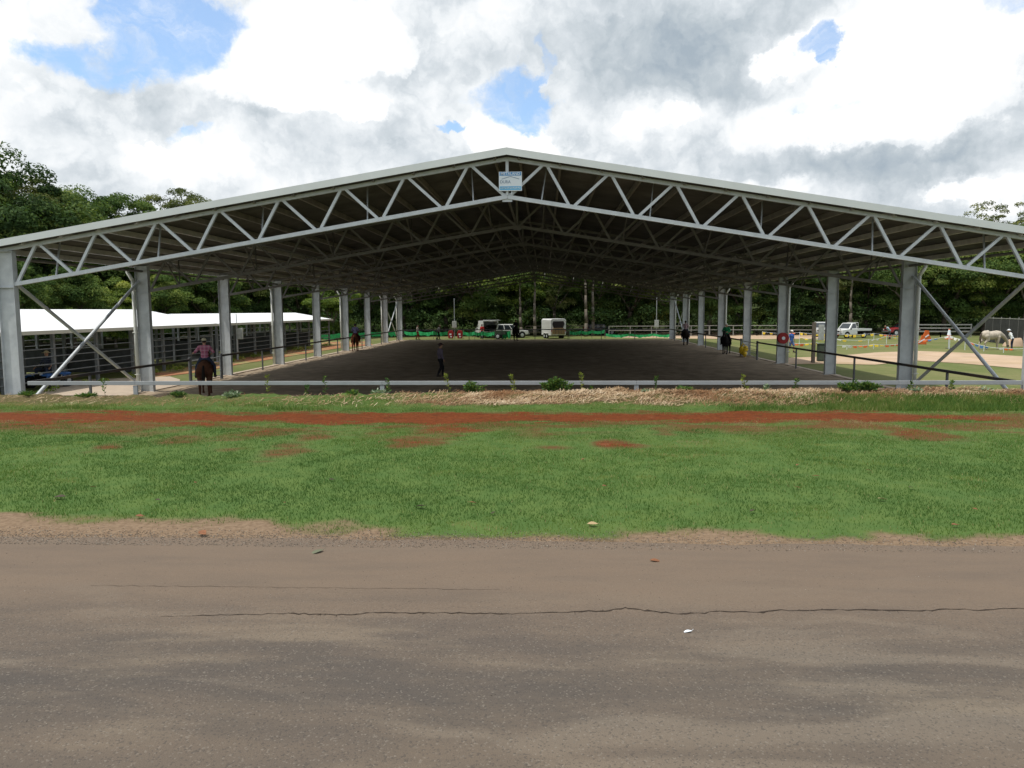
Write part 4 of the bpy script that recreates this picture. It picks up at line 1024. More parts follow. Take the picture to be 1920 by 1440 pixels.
def greenhouse(par, paint, y0, y1, yt0, yt1, zb, zt, w, wt_, name='cabin'):
    """tapered cabin: painted roof and pillars with glass set a little into them"""
    T = MB(); V = [(-w, y0, zb), (w, y0, zb), (w, y1, zb), (-w, y1, zb), (-wt_, yt0, zt), (wt_, yt0, zt), (wt_, yt1, zt), (-wt_, yt1, zt)]
    vs = [T.bm.verts.new(v) for v in V]
    for f in ((0, 1, 5, 4), (1, 2, 6, 5), (2, 3, 7, 6), (3, 0, 4, 7), (4, 5, 6, 7), (3, 2, 1, 0)): T.bm.faces.new([vs[i] for i in f])
    bmesh.ops.bevel(T.bm, geom=list(T.bm.edges), offset=.04, segments=2, affect='EDGES', profile=.5)
    T.build(name, paint, par)
    Vv = [V3(v) for v in V]
    def pane(nm, a, b_, c, d, u0, u1, v0, v1):
        def P(u, v): return (Vv[a].lerp(Vv[b_], u)).lerp(Vv[d].lerp(Vv[c], u), v)
        n_ = (Vv[b_] - Vv[a]).cross(Vv[d] - Vv[a]).normalized() * .006
        T = MB(); T.poly([P(u0, v0) + n_, P(u1, v0) + n_, P(u1, v1) + n_, P(u0, v1) + n_]); ob = T.build(nm, m_glass, par)
        md = ob.modifiers.new('t', 'SOLIDIFY'); md.thickness = .01
    pane('rear_window', 0, 1, 5, 4, .12, .88, .18, .88); pane('windscreen', 2, 3, 7, 6, .07, .93, .08, .92)
    if abs(y1 - y0) > 2.0:
        for a, b_ in ((.06, .34), (.38, .66), (.70, .92)):
            pane('side_window', 1, 2, 6, 5, a, b_, .15, .88); pane('side_window', 3, 0, 4, 7, 1 - b_, 1 - a, .15, .88)
    else: pane('side_window', 1, 2, 6, 5, .12, .82, .15, .88); pane('side_window', 3, 0, 4, 7, .18, .88, .15, .88)
def front_end(par, y, z, w, paint):
    for s in (-1, 1): T = MB(); T.box((s * (w - .2), y, z), (.26, .05, .16), bev=.02); T.build('headlight', m_lamp, par)
    T = MB(); T.box((0, y, z), (2 * w - .75, .04, .17)); T.build('grille', m_dark, par); T = MB(); T.box((0, y + .06, z - .25), (2 * w, .16, .18), bev=.04); T.build('bumper', m_chrome, par)
    for s in (-1, 1): T = MB(); T.box((s * (w + .10), y - 1.35, z + .30), (.16, .06, .16), bev=.02); T.build('mirror', m_dark, par)
def body_profile(par, pts, w, paint, wheels, nm='body'):
    T = MB(); T.prism(pts, 2 * w, YZ, bev=.05); T.build(nm, paint, par)
    for y in wheels:
        for s in (-1, 1):
            T = MB(); T.tube((s * (w - .05), y, .38), (s * (w + .003), y, .38), .44, seg=20); T.build('wheel_arch', m_dark, par)
            wheel(par, s * (w - .09), y)
def ute(label, loc, rz, paint, tray=True, group=None):
    o = thing('pickup_truck', label, 'pickup', loc, rz, group); w = .85
    body_profile(o, [(.15, .45), (2.35, .45), (2.42, .62), (2.40, .98), (1.15, 1.10), (-.15, 1.10), (-.15, .45)], w, paint, (1.55,))
    greenhouse(o, paint, -.12, 1.25, 0.0, .62, 1.08, 1.78, w - .02, w - .14); front_end(o, 2.41, .80, w, paint)
    T = MB(); T.box((0, -1.3, .62), (.9, 2.4, .14)); T.box((0, -1.35, .83), (1.75, 2.3, .07)); T.build('chassis', m_dark, o)
    for s in (-1, 1): wheel(o, s * (w - .12), -1.35)
    for a, b_, d in (((.87, -1.35, .98), 0, (.04, 2.3, .24)), ((-.87, -1.35, .98), 0, (.04, 2.3, .24)), ((0, -2.49, .98), 0, (1.75, .04, .24))): T = MB(); T.box(a, d); T.build('tray_side', paint, o)
    T = MB()
    for x in (-.8, 0, .8): T.tube((x, -.24, .85), (x, -.24, 1.82), .025, seg=8)
    T.tube((-.8, -.24, 1.82), (.8, -.24, 1.82), .025, seg=8); T.tube((-.8, -.24, 1.35), (.8, -.24, 1.35), .02, seg=8); T.build('head_board', paint, o)
    T = MB()
    for x in (-.75, -.25, .25, .75): T.tube((x, 2.56, .45), (x, 2.56, 1.1), .025, seg=8)
    T.tube((-.75, 2.56, 1.1), (.75, 2.56, 1.1), .03, seg=8); T.build('bull_bar', m_chrome, o)
    return o
def wagon(label, loc, rz, paint, L=4.6, H=1.75, group=None):
    o = thing('car', label, 'car', loc, rz, group); w = .87; h = L / 2
    body_profile(o, [(-h, .42), (h - .1, .42), (h, .62), (h - .05, .90), (h - 1.25, 1.02), (-h + .05, 1.05), (-h - .03, .8)], w, paint, (h - .85, -h + .9))
    greenhouse(o, paint, -h + .06, h - 1.15, -h + .3, h - 1.95, 1.0, H, w - .02, w - .16); front_end(o, h - .01, .76, w, paint)
    for s in (-1, 1): T = MB(); T.box((s * (w - .08), -h - .02, .92), (.14, .05, .3), bev=.01); T.build('tail_light', m_rpaint, o)
    return o
def G0(px, y): return (aty(px, 600, y).x, y, FLOOR)
ute('white farm pickup with bull bar parked right of the arena', G0(1596, 91), R(118), m_wpaint)
ute('white pickup half hidden behind the second right column', G0(1541, 96), R(160), m_wpaint)
wagon('red car parked beside the first right column', G0(1690, 99), R(96), m_rpaint, 3.9, 1.6)
wagon('white station wagon parked behind the far end of the arena', G0(957, 95), R(-72), m_wpaint, 4.3, 1.72)
wagon('dark car parked in shade right of the horse float', G0(1126, 104), R(-70), mat('dark car paint', (0.03, 0.032, 0.04), .35), 4.4, 1.5)
# vet truck with its rear canopy open
vt = thing('service_truck', 'white truck with its rear hatch lifted open behind the arena', 'truck', G0(912, 96), R(18))
T = MB(); T.box((0, 0, .58), (.9, 4.6, .16)); T.build('chassis', m_dark, vt)
for y in (-1.3, 1.5):
    for s in (-1, 1): wheel(vt, s * .82, y)
T = MB(); T.box((0, -.9, .80), (1.95, 2.7, .06)); T.box((-.95, -.9, 1.45), (.05, 2.7, 1.35)); T.box((.95, -.9, 1.45), (.05, 2.7, 1.35)); T.box((0, .43, 1.45), (1.86, .05, 1.35)); T.box((0, -.9, 2.13), (1.96, 2.7, .05)); T.build('canopy', m_wpaint, vt)
T = MB(); T.box((0, -2.75, 2.26), (1.95, 1.1, .05), M=Matrix.Identity(4)); T.build('hatch', m_wpaint, vt)
for s in (-1, 1): T = MB(); T.tube((s * .9, -2.2, 1.6), (s * .9, -2.9, 2.22), .02, seg=6); T.build('hatch_stay', m_chrome, vt)
T = MB(); T.box((0, -.9, 1.25), (1.7, 2.2, .04)); T.box((-.4, -1.2, 1.0), (.6, 1.4, .35)); T.box((.4, -.9, 1.45), (.7, 1.6, .3)); T.build('drawers', m_dark, vt)
T = MB(); T.prism([(.5, .5), (2.5, .5), (2.55, .9), (2.4, 1.1), (1.9, 1.2), (.5, 1.2)], 1.8, YZ, bev=.04); T.build('cab', m_wpaint, vt); greenhouse(vt, m_wpaint, .52, 1.9, .56, 1.35, 1.18, 1.85, .88, .76, 'cab_roof')
front_end(vt, 2.52, .82, .88, m_wpaint)
# horse float
hf = thing('horse_float', 'white horse float with its tan rear ramp facing the arena', 'horse float', G0(1038, 93), R(20))
T = MB(); pr = [(-1.0, .42), (1.0, .42), (1.0, 2.25), (.82, 2.42), (-.82, 2.42), (-1.0, 2.25)]
T.prism(pr, 3.3, Matrix.Rotation(R(90), 4, 'X'), bev=.04); T.build('body', m_wpaint, hf)
T = MB(); T.poly([(-.62, -1.668, 1.30), (.62, -1.668, 1.30), (.80, -1.668, 1.80), (.66, -1.668, 2.12), (-.66, -1.668, 2.12), (-.80, -1.668, 1.80)]); ob = T.build('opening_panel', mat('painted dark interior', (0.035, 0.03, 0.032), .9, var=.3), hf); ob.modifiers.new('t', 'SOLIDIFY').thickness = .01  # flat dark panel painted in place of the shaded interior
T = MB(); T.prism([(-.82, .55), (.82, .55), (.80, 1.15), (.62, 1.30), (-.62, 1.30), (-.80, 1.15)], .07, Matrix.Translation((0, -1.70, 0)) @ Matrix.Rotation(R(90), 4, 'X'), bev=.01); rp = T.build('ramp', mat('tan ramp board', (0.30, 0.21, 0.11), .85, var=.25, scale=6), hf)
T = MB()
for x in (-.4, 0, .4): T.box((x, -1.74, .92), (.05, .01, .7))
T.build('ramp_ribs', m_timber, rp)
for s in (-1, 1):
    T = MB()
    for z in np.arange(.75, 2.2, .16): T.box((s * 1.008, 0, z), (.02, 3.0, .02))
    T.build('side_louvres', m_wtrim, hf)
    for y in (-.45, .4): wheel(hf, s * 1.0, y, .32, .2)
    T = MB(); T.box((s * 1.08, 0, .66), (.24, 1.75, .06), bev=.02); T.build('mudguard', m_wpaint, hf)
    T = MB(); T.box((s * .90, -1.68, 1.0), (.08, .03, .3)); T.build('tail_light', m_rpaint, hf)
T = MB(); T.bar((-.5, 1.6, .5), (0, 2.7, .5), .07); T.bar((.5, 1.6, .5), (0, 2.7, .5), .07); T.build('drawbar', m_chrome, hf)
# small trailer wheels by the mesh
bt = thing('box_trailer', 'small dark box trailer parked before the white wagon', 'trailer', G0(938, 91), R(70))
T = MB(); T.box((0, 0, .60), (1.3, 1.9, .05)); T.box((0, .95, .78), (1.3, .04, .4)); T.box((0, -.95, .78), (1.3, .04, .4)); T.box((.65, 0, .78), (.04, 1.9, .4)); T.box((-.65, 0, .78), (.04, 1.9, .4)); T.build('tray', m_dgreen, bt)
for s in (-1, 1): wheel(bt, s * .75, 0, .34, .18)
T = MB(); T.bar((0, .95, .5), (0, 2.2, .5), .07); T.build('drawbar', m_chrome, bt)
for px, lab in ((845, 'red and white jump filler left of the thin light pole'), (862, 'red and white jump filler right of the thin light pole')):
    jf = thing('jump_filler', lab, 'jump filler', G0(px, 92.5))
    T = MB(); T.prism([(-.28, .05), (.28, .05), (.34, .75), (.20, 1.02), (-.20, 1.02), (-.34, .75)], .5, Matrix.Rotation(R(90), 4, 'X'), bev=.03); T.build('block', m_redp, jf)
    T = MB(); T.box((-.02, -.255, .55), (.26, .02, .2)); T.box((.05, -.255, .25), (.22, .02, .12)); T.build('white_patch', m_white, jf)

# ---------------------------------------------------------------- green mesh and coloured bunting
m_mesh = mat('green barrier mesh', (0.03, 0.38, 0.13), 0.7, var=0.35, scale=5)
def mesh_run(label, pts, zt, hgt, m_=m_mesh, name='mesh_barrier', cat='mesh barrier', posts=True):
    """pts: ground positions (x, y); sagging band of mesh between slim posts"""
    o = thing(name, label, cat, (pts[0][0], pts[0][1], FLOOR)); bx_, by_ = pts[0]
    T = MB(); prev = None
    for (x0, y0), (x1, y1) in zip(pts, pts[1:]):
        for i in range(13):
            t = i / 12; sag = .16 * 4 * t * (1 - t); x, y = x0 + (x1 - x0) * t - bx_, y0 + (y1 - y0) * t - by_; wob = random.uniform(-.05, .05)
            a = T.bm.verts.new((x, y + wob, zt - sag)); b_ = T.bm.verts.new((x, y + random.uniform(-.06, .06), zt - sag - hgt * random.uniform(.75, 1.1)))
            if prev: T.bm.faces.new((prev[0], a, b_, prev[1]))
            prev = (a, b_)
    ob = T.build('mesh_band', m_, o); ob.modifiers.new('t', 'SOLIDIFY').thickness = .012
    if posts:
        for x, y in pts: T = MB(); T.tube((x - bx_, y - by_, 0), (x - bx_, y - by_, zt + .15), .025, seg=6); T.build('post', m_dpost, o)
def GP(px, y): return (aty(px, 600, y).x, y)
mesh_run('green mesh barrier running behind the far left columns', [GP(596, 80), GP(640, 84), GP(690, 88), GP(722, 91), GP(752, 93)], 1.05, .55)
mesh_run('green mesh barrier between the far left columns and the pole', [GP(757, 93.5), GP(785, 93), GP(812, 92), GP(843, 93)], .95, .45)
mesh_run('green mesh barrier passing in front of the open truck', [GP(868, 91), GP(890, 90.4), GP(905, 90.6), GP(928, 90)], .95, .45)
mesh_run('bright green mesh sheet beside the white station wagon', [GP(942, 90.6), GP(957, 90.2)], 1.05, .85)
mesh_run('green mesh barrier sloping down right of the horse float', [GP(1068, 90), GP(1090, 91), GP(1110, 92), GP(1134, 94)], 1.0, .4)
mesh_run('low green mesh lying along the far right arena end', [GP(1136, 93.5), GP(1180, 93), GP(1225, 93), GP(1262, 92)], .55, .35)
fcols = {'o': mat('orange flag', (0.65, 0.14, 0.03), .7), 'b': mat('blue flag', (0.08, 0.20, 0.42), .7), 'w': mat('white flag', (0.7, 0.7, 0.66), .7), 'y': mat('yellow flag', (0.70, 0.50, 0.04), .7)}
def bunting(label, pts, seq, fh=.24):
    """pts: (px, distance, height)"""
    P = [V3((aty(a, 600, y).x, y, FLOOR + h)) for a, y, h in pts]; o = thing('bunting', label, 'bunting', (P[0].x, P[0].y, FLOOR)); o0 = V3((P[0].x, P[0].y, FLOOR))
    T = MB(); L_ = []
    for a, b_ in zip(P, P[1:]):
        n_ = max(3, int((b_ - a).length / .42)); last = None
        for i in range(n_ + 1):
            t = i / n_; p_ = a.lerp(b_, t) - o0 - V3((0, 0, .18 * 4 * t * (1 - t) * min(1, (b_ - a).length / 6)))
            if last is not None: T.tube(last, p_, .012, seg=5); L_.append((last, p_))
            last = p_
    T.build('cord', m_white, o)
    L_ = L_[:96]; k = 0
    for i, (a, b_) in enumerate(L_):
        if random.random() < .22: continue
        ch = seq[(i // 3) % len(seq)]
        d = b_ - a; mm = a + d * .5 + V3((random.uniform(-.05, .05), random.uniform(-.05, .05), -fh * random.uniform(.8, 1.1)))
        mm.z += fh * random.uniform(0, .55); T = MB(); T.poly([a + d * .08, a + d * .92, mm + d * .28, mm - d * .28]); f = T.build('flag', fcols[ch], o); f.modifiers.new('t', 'SOLIDIFY').thickness = .006
    for a in P: T = MB(); T.tube(V3((a.x, a.y, FLOOR - .05)) - o0, a - o0 + V3((0, 0, .05)), .02, seg=6); T.build('post', m_white, o)
bunting('orange blue and white bunting rising to the tall cone', [(1690, 70, .5), (1722, 68, .62), (1781, 66, 1.1)], 'wob')
bunting('orange blue and white bunting falling right from the tall cone', [(1783, 66, 1.1), (1812, 64, .8), (1848, 62, .42), (1885, 60, .35), (1935, 58, .45)], 'wobwo')
bunting('mostly orange and white bunting low behind the second right column', [(1480, 66, .5), (1530, 66, .55), (1590, 65, .35), (1640, 65.5, .4), (1690, 66, .42)], 'oyow', .22)
bunting('yellow and white bunting on the grass right of the arena', [(1500, 76, .6), (1570, 75, .5), (1630, 74, .45), (1664, 76, .75), (1700, 77, .5)], 'yyw', .2)
bunting('yellow bunting far back before the parked pickups', [(1430, 93, .7), (1500, 90, .7), (1560, 88, .6), (1640, 87, .65), (1700, 86, .5)], 'yyoy', .3)
# cone and jump wings
cn = thing('traffic_cone', 'tall orange and white striped cone on the right paddock', 'cone', GP(1781, 66.6) + (FLOOR,))
m_or = mat('orange plastic', (0.62, 0.13, 0.03), .5); cn.scale = (1, 1, 1.0)
T = MB(); T.box((0, 0, .80), (.50, .50, .05), bev=.01); T.build('base', m_or, cn); T = MB(); T.tube((0, 0, .82), (0, 0, 1.14), .20, .155, 20); T.tube((0, 0, 1.60), (0, 0, 1.68), .08, .06, 20); T.build('body', m_or, cn)
T = MB(); T.tube((0, 0, 1.14), (0, 0, 1.60), .155, .08, 20); T.build('white_band', m_white, cn); T = MB(); T.tube((0, 0, 0), (0, 0, .78), .035, seg=12); T.box((0, 0, .02), (.4, .4, .04)); T.build('stand', m_timber, cn)
for px, y, s, lab in ((1737, 80, .74, 'orange arched jump wing standing behind the bunting'), (1731, 74, .55, 'low orange and white jump wing before the orange arch')):
    jw = thing('jump_wing', lab, 'jump wing', GP(px, y) + (FLOOR,)); jw.scale = (s,) * 3
    pts_ = [(-.75, 0), (.75, 0), (.72, .5), (.5, 1.0), (.42, 1.55), (-.1, 1.6), (-.3, 1.0), (-.6, .5)]
    T = MB(); T.prism(pts_, .12, Matrix.Rotation(R(90), 4, 'X'), bev=.02); T.build('panel', m_or, jw)
    T = MB(); T.bar((-.6, -.075, .3), (.4, -.075, .95), .16, .03, (0, 1, 0)); T.build('stripe', m_white if s < 1 else m_redp, jw)
    T = MB(); T.box((-.5, 0, .03), (.1, .7, .06)); T.build('foot', m_timber, jw); T = MB(); T.box((.5, 0, .03), (.1, .7, .06)); T.build('foot', m_timber, jw)
# timber rails, far white rails, shade fence, sand heap
def rail_fence(label, pts, h, rails, m_, step=2.6, name='rail_fence', rw=.09):
    o = thing(name, label, 'fence', (pts[0][0], pts[0][1], FLOOR)); ox, oy = pts[0]
    for (x0, y0), (x1, y1) in zip(pts, pts[1:]):
        L_ = math.hypot(x1 - x0, y1 - y0); n_ = max(1, round(L_ / step))
        for i in range(n_ + 1):
            t = i / n_; T = MB(); T.box((x0 + (x1 - x0) * t - ox, y0 + (y1 - y0) * t - oy, h / 2), (.10, .10, h + .06)); T.build('post', m_, o)
        for z in rails: T = MB(); T.bar((x0 - ox, y0 - oy - .07, z), (x1 - ox, y1 - oy - .07, z), .04, rw, (0, 0, 1)); T.build('rail', m_, o)
m_palew = mat('pale weathered rail', (0.27, 0.27, 0.25), .8, var=.15)
m_gtimber = mat('grey timber rail', (0.24, 0.24, 0.23), .9, var=.15)
rail_fence('grey timber ramp rails at the edge of the trees on the right', [GP(1716, 93), GP(1765, 92), GP(1822, 92)], 1.55, (1.5, 1.1, .7), m_gtimber, 3.2, rw=.14)
rail_fence('pale rail fence far behind the right arena end', [GP(1142, 98), GP(1262, 98), GP(1330, 99)], 1.35, (1.35, .8), m_palew, 3.0)
rail_fence('pale rail fence continuing right behind the right columns', [GP(1331, 99.5), GP(1420, 99), GP(1524, 97)], 1.35, (1.35, .8), m_palew, 3.0)
rail_fence('dark rail fence behind the horse float under the trees', [GP(985, 103), GP(1060, 103), GP(1135, 102)], 1.3, (1.3, .9, .5), m_timber, 3.0)
sf = thing('shade_fence', 'tall dark mesh fence with pale top rail on the right', 'fence', GP(1848, 80) + (FLOOR,))
A_, B_ = V3(GP(1848, 80) + (0,)), V3(GP(1990, 62) + (0,)); D_ = B_ - A_
T = MB(); T.bar((0, 0, 1.2), (D_.x, D_.y, 1.2), .03, 2.35); T.build('mesh_panel', mat('shade cloth', (0.035, 0.037, 0.036), .9, var=.25, scale=2), sf)
T = MB(); T.bar((0, 0, 2.45), (D_.x, D_.y, 2.45), .07, .07); T.build('top_rail', m_palew, sf)
for i in range(9): t = i / 8; T = MB(); T.tube((D_.x * t, D_.y * t - .05, 0), (D_.x * t, D_.y * t - .05, 2.6), .035, seg=8); T.build('post', m_gtimber, sf)
hp_ = AT(1918, 652)
T = MB(); 
for i in range(14): T.ball((random.uniform(-1.6, 1.6), random.uniform(-.8, .8), random.uniform(-.2, .15)), (random.uniform(.9, 1.4), .8, random.uniform(.7, 1.1)), 12)
sh_ = T.solid('sand_heap', m_track, None, .12, 6); sh_.location = (hp_[0] + 2.8, hp_[1] + 3, FLOOR - .25); tag(sh_, 'heap of tan sand beside the mesh fence on the right', 'sand heap')
for px, py, lab in ((1640, 690, 0),): pass

# ---------------------------------------------------------------- trees
m_leafs = {
 'dark': attr_mat('dark foliage', [(0, (0.027, 0.052, 0.019)), (.45, (0.060, 0.107, 0.035)), (.8, (0.128, 0.184, 0.054)), (1, (0.214, 0.250, 0.074))], .6, translucent=.3, objvar=True, spec=.05),
 'mid': attr_mat('mid green foliage', [(0, (0.040, 0.076, 0.023)), (.45, (0.091, 0.152, 0.043)), (.8, (0.174, 0.229, 0.059)), (1, (0.268, 0.302, 0.081))], .6, translucent=.35, objvar=True, spec=.05),
 'olive': attr_mat('olive foliage', [(0, (0.056, 0.074, 0.030)), (.45, (0.123, 0.152, 0.054)), (.8, (0.214, 0.229, 0.076)), (1, (0.294, 0.289, 0.107))], .6, translucent=.3, objvar=True, spec=.05),
 'lime': attr_mat('yellow green foliage', [(0, (0.066, 0.118, 0.022)), (.45, (0.148, 0.217, 0.038)), (.8, (0.255, 0.315, 0.061)), (1, (0.375, 0.395, 0.095))], .6, translucent=.35, objvar=True)}
m_bark = mat('pale grey bark', (0.15, 0.13, 0.105), .9, var=.3, scale=3, bump=.5, bscale=12, tint=(0.12, 0.10, 0.08))
m_barkd = mat('dark bark', (0.085, 0.068, 0.052), .9, var=.3, scale=3, bump=.5, bscale=12)
def leaf_mesh(name, clumps, per, size, material, flat=0.5):
    """clumps: (x,y,z,r,shade). many small tilted leaf faces spread through each clump"""
    C = np.array(clumps); n = len(C) * per
    ci = np.repeat(np.arange(len(C)), per)
    d = RNG.normal(size=(n, 3)); d /= np.linalg.norm(d, axis=1)[:, None]; d[:, 2] = np.where(d[:, 2] < -0.3, -d[:, 2] * .6, d[:, 2])
    rr = RNG.uniform(.55, 1.05, n) ** .6
    P = C[ci, :3] + d * (rr * C[ci, 3])[:, None] * np.array([1, 1, .72])
    nrm = d + RNG.normal(0, .55, (n, 3)) + np.array([0, 0, flat]); nrm /= np.linalg.norm(nrm, axis=1)[:, None]
    t = np.cross(nrm, RNG.normal(size=(n, 3))); t /= np.linalg.norm(t, axis=1)[:, None]; bt_ = np.cross(nrm, t)
    sz = size * RNG.uniform(.6, 1.3, n)[:, None]
    V = np.stack([P - t * sz * .9, P + bt_ * sz * .42 + t * sz * .1, P + t * sz * .9, P - bt_ * sz * .42 - t * sz * .1], 1).reshape(-1, 3)
    tint = np.clip(C[ci, 4] + RNG.normal(0, .16, n), 0, 1)
    return np_mesh(name, V, np.arange(n * 4).reshape(n, 4), 4, material, tint)
def branchy(H, spread_, nl, trunk_r, base_split, material, seed):
    rnd = random.Random(seed); T = MB(); tips = []
    def limb(a, d, L_, r, depth):
        p = V3(a); dd = V3(d).normalized()
        seg = 3
        for i in range(seg):
            q_ = p + dd * (L_ / seg); r2 = r * (.86 if depth else .9)
            T.tube(p, q_, r, r2, 7 if depth < 2 else 5); p, r = q_, r2
            dd = (dd + V3((rnd.uniform(-.16, .16), rnd.uniform(-.16, .16), rnd.uniform(-.02, .14)))).normalized()
        tips.append((p, depth))
        if depth < 3:
            k = rnd.randint(2, 3) if depth else nl
            ph = rnd.uniform(0, 6.28)
            for j in range(k):
                a_ = ph + j * 6.283 / k + rnd.uniform(-.4, .4); tilt = rnd.uniform(.45, .95) * spread_
                side = V3((math.cos(a_), math.sin(a_), 0)); nd = (dd * math.cos(tilt) + side * math.sin(tilt))
                limb(p, nd, L_ * rnd.uniform(.55, .78) if depth else H * rnd.uniform(.24, .34), r * .62, depth + 1)
    limb((0, 0, -.1), (rnd.uniform(-.05, .05), rnd.uniform(-.05, .05), 1), H * base_split, trunk_r, 0)
    return T, tips
def make_tree(name, label, kind, H, Wd, base, seed, dens=1.0, trunk=.3, split=.28, bark=None, nl=5, per=230, leaf=.17, sparse=False):
    rnd = random.Random(seed)
    root = thing(name, label, 'tree')
    T, tips = branchy(H * .9, 1.0 if not sparse else .8, nl, trunk, split, None, seed)
    T.build('trunk', bark or m_bark, root, smooth=True)
    cl = []
    for p, dp in tips:
        if dp >= 2 and p.z > base: cl.append((p.x, p.y, min(p.z, H - .8), rnd.uniform(.8, 1.3) * Wd * .14, rnd.uniform(.2, .75)))
    n_ = int((58 if not sparse else 10) * dens)
    zc = (H + base) / 2; rz_ = (H - base) / 2
    for i in range(n_):
        th = rnd.uniform(0, 6.283); u = rnd.uniform(-1, 1); rad = (rnd.random() ** .45)
        w_ = math.sqrt(max(0, 1 - u * u)) if u > -0.2 else math.sqrt(1 - u * u) ** .5
        lob = 1 + .28 * math.sin(th * 2 + seed) + .16 * math.sin(th * 5 + seed * 2)
        x, y = math.cos(th) * Wd / 2 * w_ * rad * lob * .85, math.sin(th) * Wd / 2 * w_ * rad * lob * .85
        cl.append((x, y, zc + u * rz_ * .9, rnd.uniform(.6, 1.35) * Wd * .125, min(1, max(0, rnd.gauss(.45, .2)))))
    obj('crown', leaf_mesh('crown', cl, per, leaf, m_leafs[kind]), root)
    return root
FAR = (0, 0, 0)
kinds = {
 'broad': make_tree('tree', 'x', 'dark', 15, 12, 2.0, 3, trunk=.42, bark=m_barkd, per=480, leaf=.165),
 'bushy': make_tree('tree', 'x', 'mid', 12.5, 10, 1.2, 5, trunk=.30, bark=m_barkd, per=420, leaf=.165),
 'tall': make_tree('tree', 'x', 'olive', 19, 11, 4.5, 8, trunk=.38, per=400, leaf=.165),
 'gum': make_tree('gum_tree', 'x', 'olive', 22, 9.5, 13, 12, dens=2.2, trunk=.30, split=.42, per=260, leaf=.17, sparse=True),
 'wispy': make_tree('gum_tree', 'x', 'olive', 20, 6.5, 14, 31, dens=.35, trunk=.22, split=.5, per=110, leaf=.17, sparse=True, nl=3),
 'lime': make_tree('tree', 'x', 'lime', 8.5, 6.5, .9, 15, trunk=.18, per=330, leaf=.15, dens=.75),
 'dense': make_tree('tree', 'x', 'mid', 17.5, 14, 2.5, 22, trunk=.45, per=500, leaf=.17, dens=1.25)}
desc = {'broad': 'dark tree', 'bushy': 'bushy tree', 'tall': 'tall olive tree', 'gum': 'thin sparse topped gum tree', 'wispy': 'very thin wispy gum tree', 'lime': 'small lime tree', 'dense': 'big spreading tree'}
used = set()
def ordinal(n): return ['first', 'second', 'third', 'fourth', 'fifth', 'sixth', 'seventh', 'eighth', 'ninth', 'tenth', 'eleventh', 'twelfth', 'thirteenth', 'fourteenth', 'fifteenth', 'sixteenth', 'seventeenth', 'eighteenth', 'nineteenth', 'twentieth', 'twenty first', 'twenty second', 'twenty third', 'twenty fourth'][n]
def plant_tree(kind, x, y, s, where, group, rz=None):
    src = kinds[kind]
    o = src if kind not in used else copy_tree(src)
    used.add(kind)
    o.location = (x, y, FLOOR - .05); o.rotation_euler = (0, 0, random.uniform(0, 6.28) if rz is None else rz)
    o.scale = (s * random.uniform(.94, 1.06), s * random.uniform(.94, 1.06), s)
    o['label'] = desc[kind] + ', ' + where; o['group'] = group
    return o
rows = [
 # px, distance, kind, scale
 ('in the front row behind the arena', 'trees in the front row behind the arena',
  [(470, 96, 'broad', .8), (560, 98, 'bushy', .95), (625, 94, 'lime', .95), (690, 101, 'broad', .85), (760, 104, 'bushy', .95), (835, 106, 'broad', .95), (905, 104, 'dense', .75), (975, 107, 'lime', 1.25), (1040, 106, 'tall', .75),
   (1100, 108, 'dense', .75), (1180, 106, 'broad', .9), (1260, 104, 'bushy', 1.0), (1330, 107, 'dense', .8), (1400, 105, 'bushy', 1.05), (1480, 104, 'broad', .9), (1560, 106, 'tall', .75), (1625, 104, 'bushy', 1.0), (1700, 102, 'dense', .8),
   (1770, 102, 'broad', .9), (1845, 101, 'bushy', 1.1), (1920, 98, 'dense', .8), (2010, 98, 'broad', .9), (2110, 98, 'bushy', 1.0)]),
 ('in the back row of the wood', 'trees in the back row of the wood',
  [(430, 122, 'dense', .95), (520, 120, 'broad', 1.1), (610, 122, 'dense', .9), (700, 121, 'tall', .85), (790, 122, 'broad', 1.1), (870, 122, 'dense', .9), (950, 121, 'tall', .9), (1030, 122, 'broad', 1.1), (1115, 122, 'dense', .9), (1200, 121, 'broad', 1.1),
   (1290, 122, 'dense', .95), (1380, 121, 'tall', .9), (1465, 122, 'broad', 1.1), (1550, 122, 'dense', .95), (1640, 121, 'broad', 1.1), (1730, 122, 'dense', .95), (1820, 121, 'broad', 1.05), (1910, 120, 'dense', .95), (2000, 118, 'broad', 1.1), (2100, 118, 'dense', .95)]),
 ('behind the white stable roofs', 'trees behind the stable rows',
  [(-190, 62, 'broad', 1.1), (-90, 66, 'dense', 1.02), (-15, 70, 'broad', 1.27), (70, 75, 'tall', .93), (125, 80, 'dense', .99), (190, 84, 'bushy', 1.34), (255, 88, 'dense', 1.0), (310, 90, 'bushy', 1.0), (375, 92, 'broad', .82), (20, 58, 'bushy', .62), (140, 66, 'bushy', .62), (215, 72, 'lime', .8), (300, 76, 'bushy', .66), (395, 84, 'bushy', .8)]),
]
for where, grp, lst in rows:
    lst = sorted(lst)
    for i, (px, y, kd, s) in enumerate(lst):
        plant_tree(kd, aty(px, 600, y).x, y, s, ordinal(i) + ' from the left ' + where, grp)
plant_tree('gum', aty(352, 600, 112).x, 112, 1.0, 'its top showing above the roof left of centre', 'gum trees over the roof line')
plant_tree('gum', aty(378, 600, 118).x, 118, .93, 'just right of its twin above the left roof slope', 'gum trees over the roof line', 2.0)
plant_tree('wispy', aty(1838, 600, 118).x, 118, .98, 'its top showing above the right roof slope', 'gum trees over the roof line', 1.0)
plant_tree('wispy', aty(1925, 600, 116).x, 116, .96, 'at the right edge above the roof slope', 'gum trees over the roof line', 4.0)
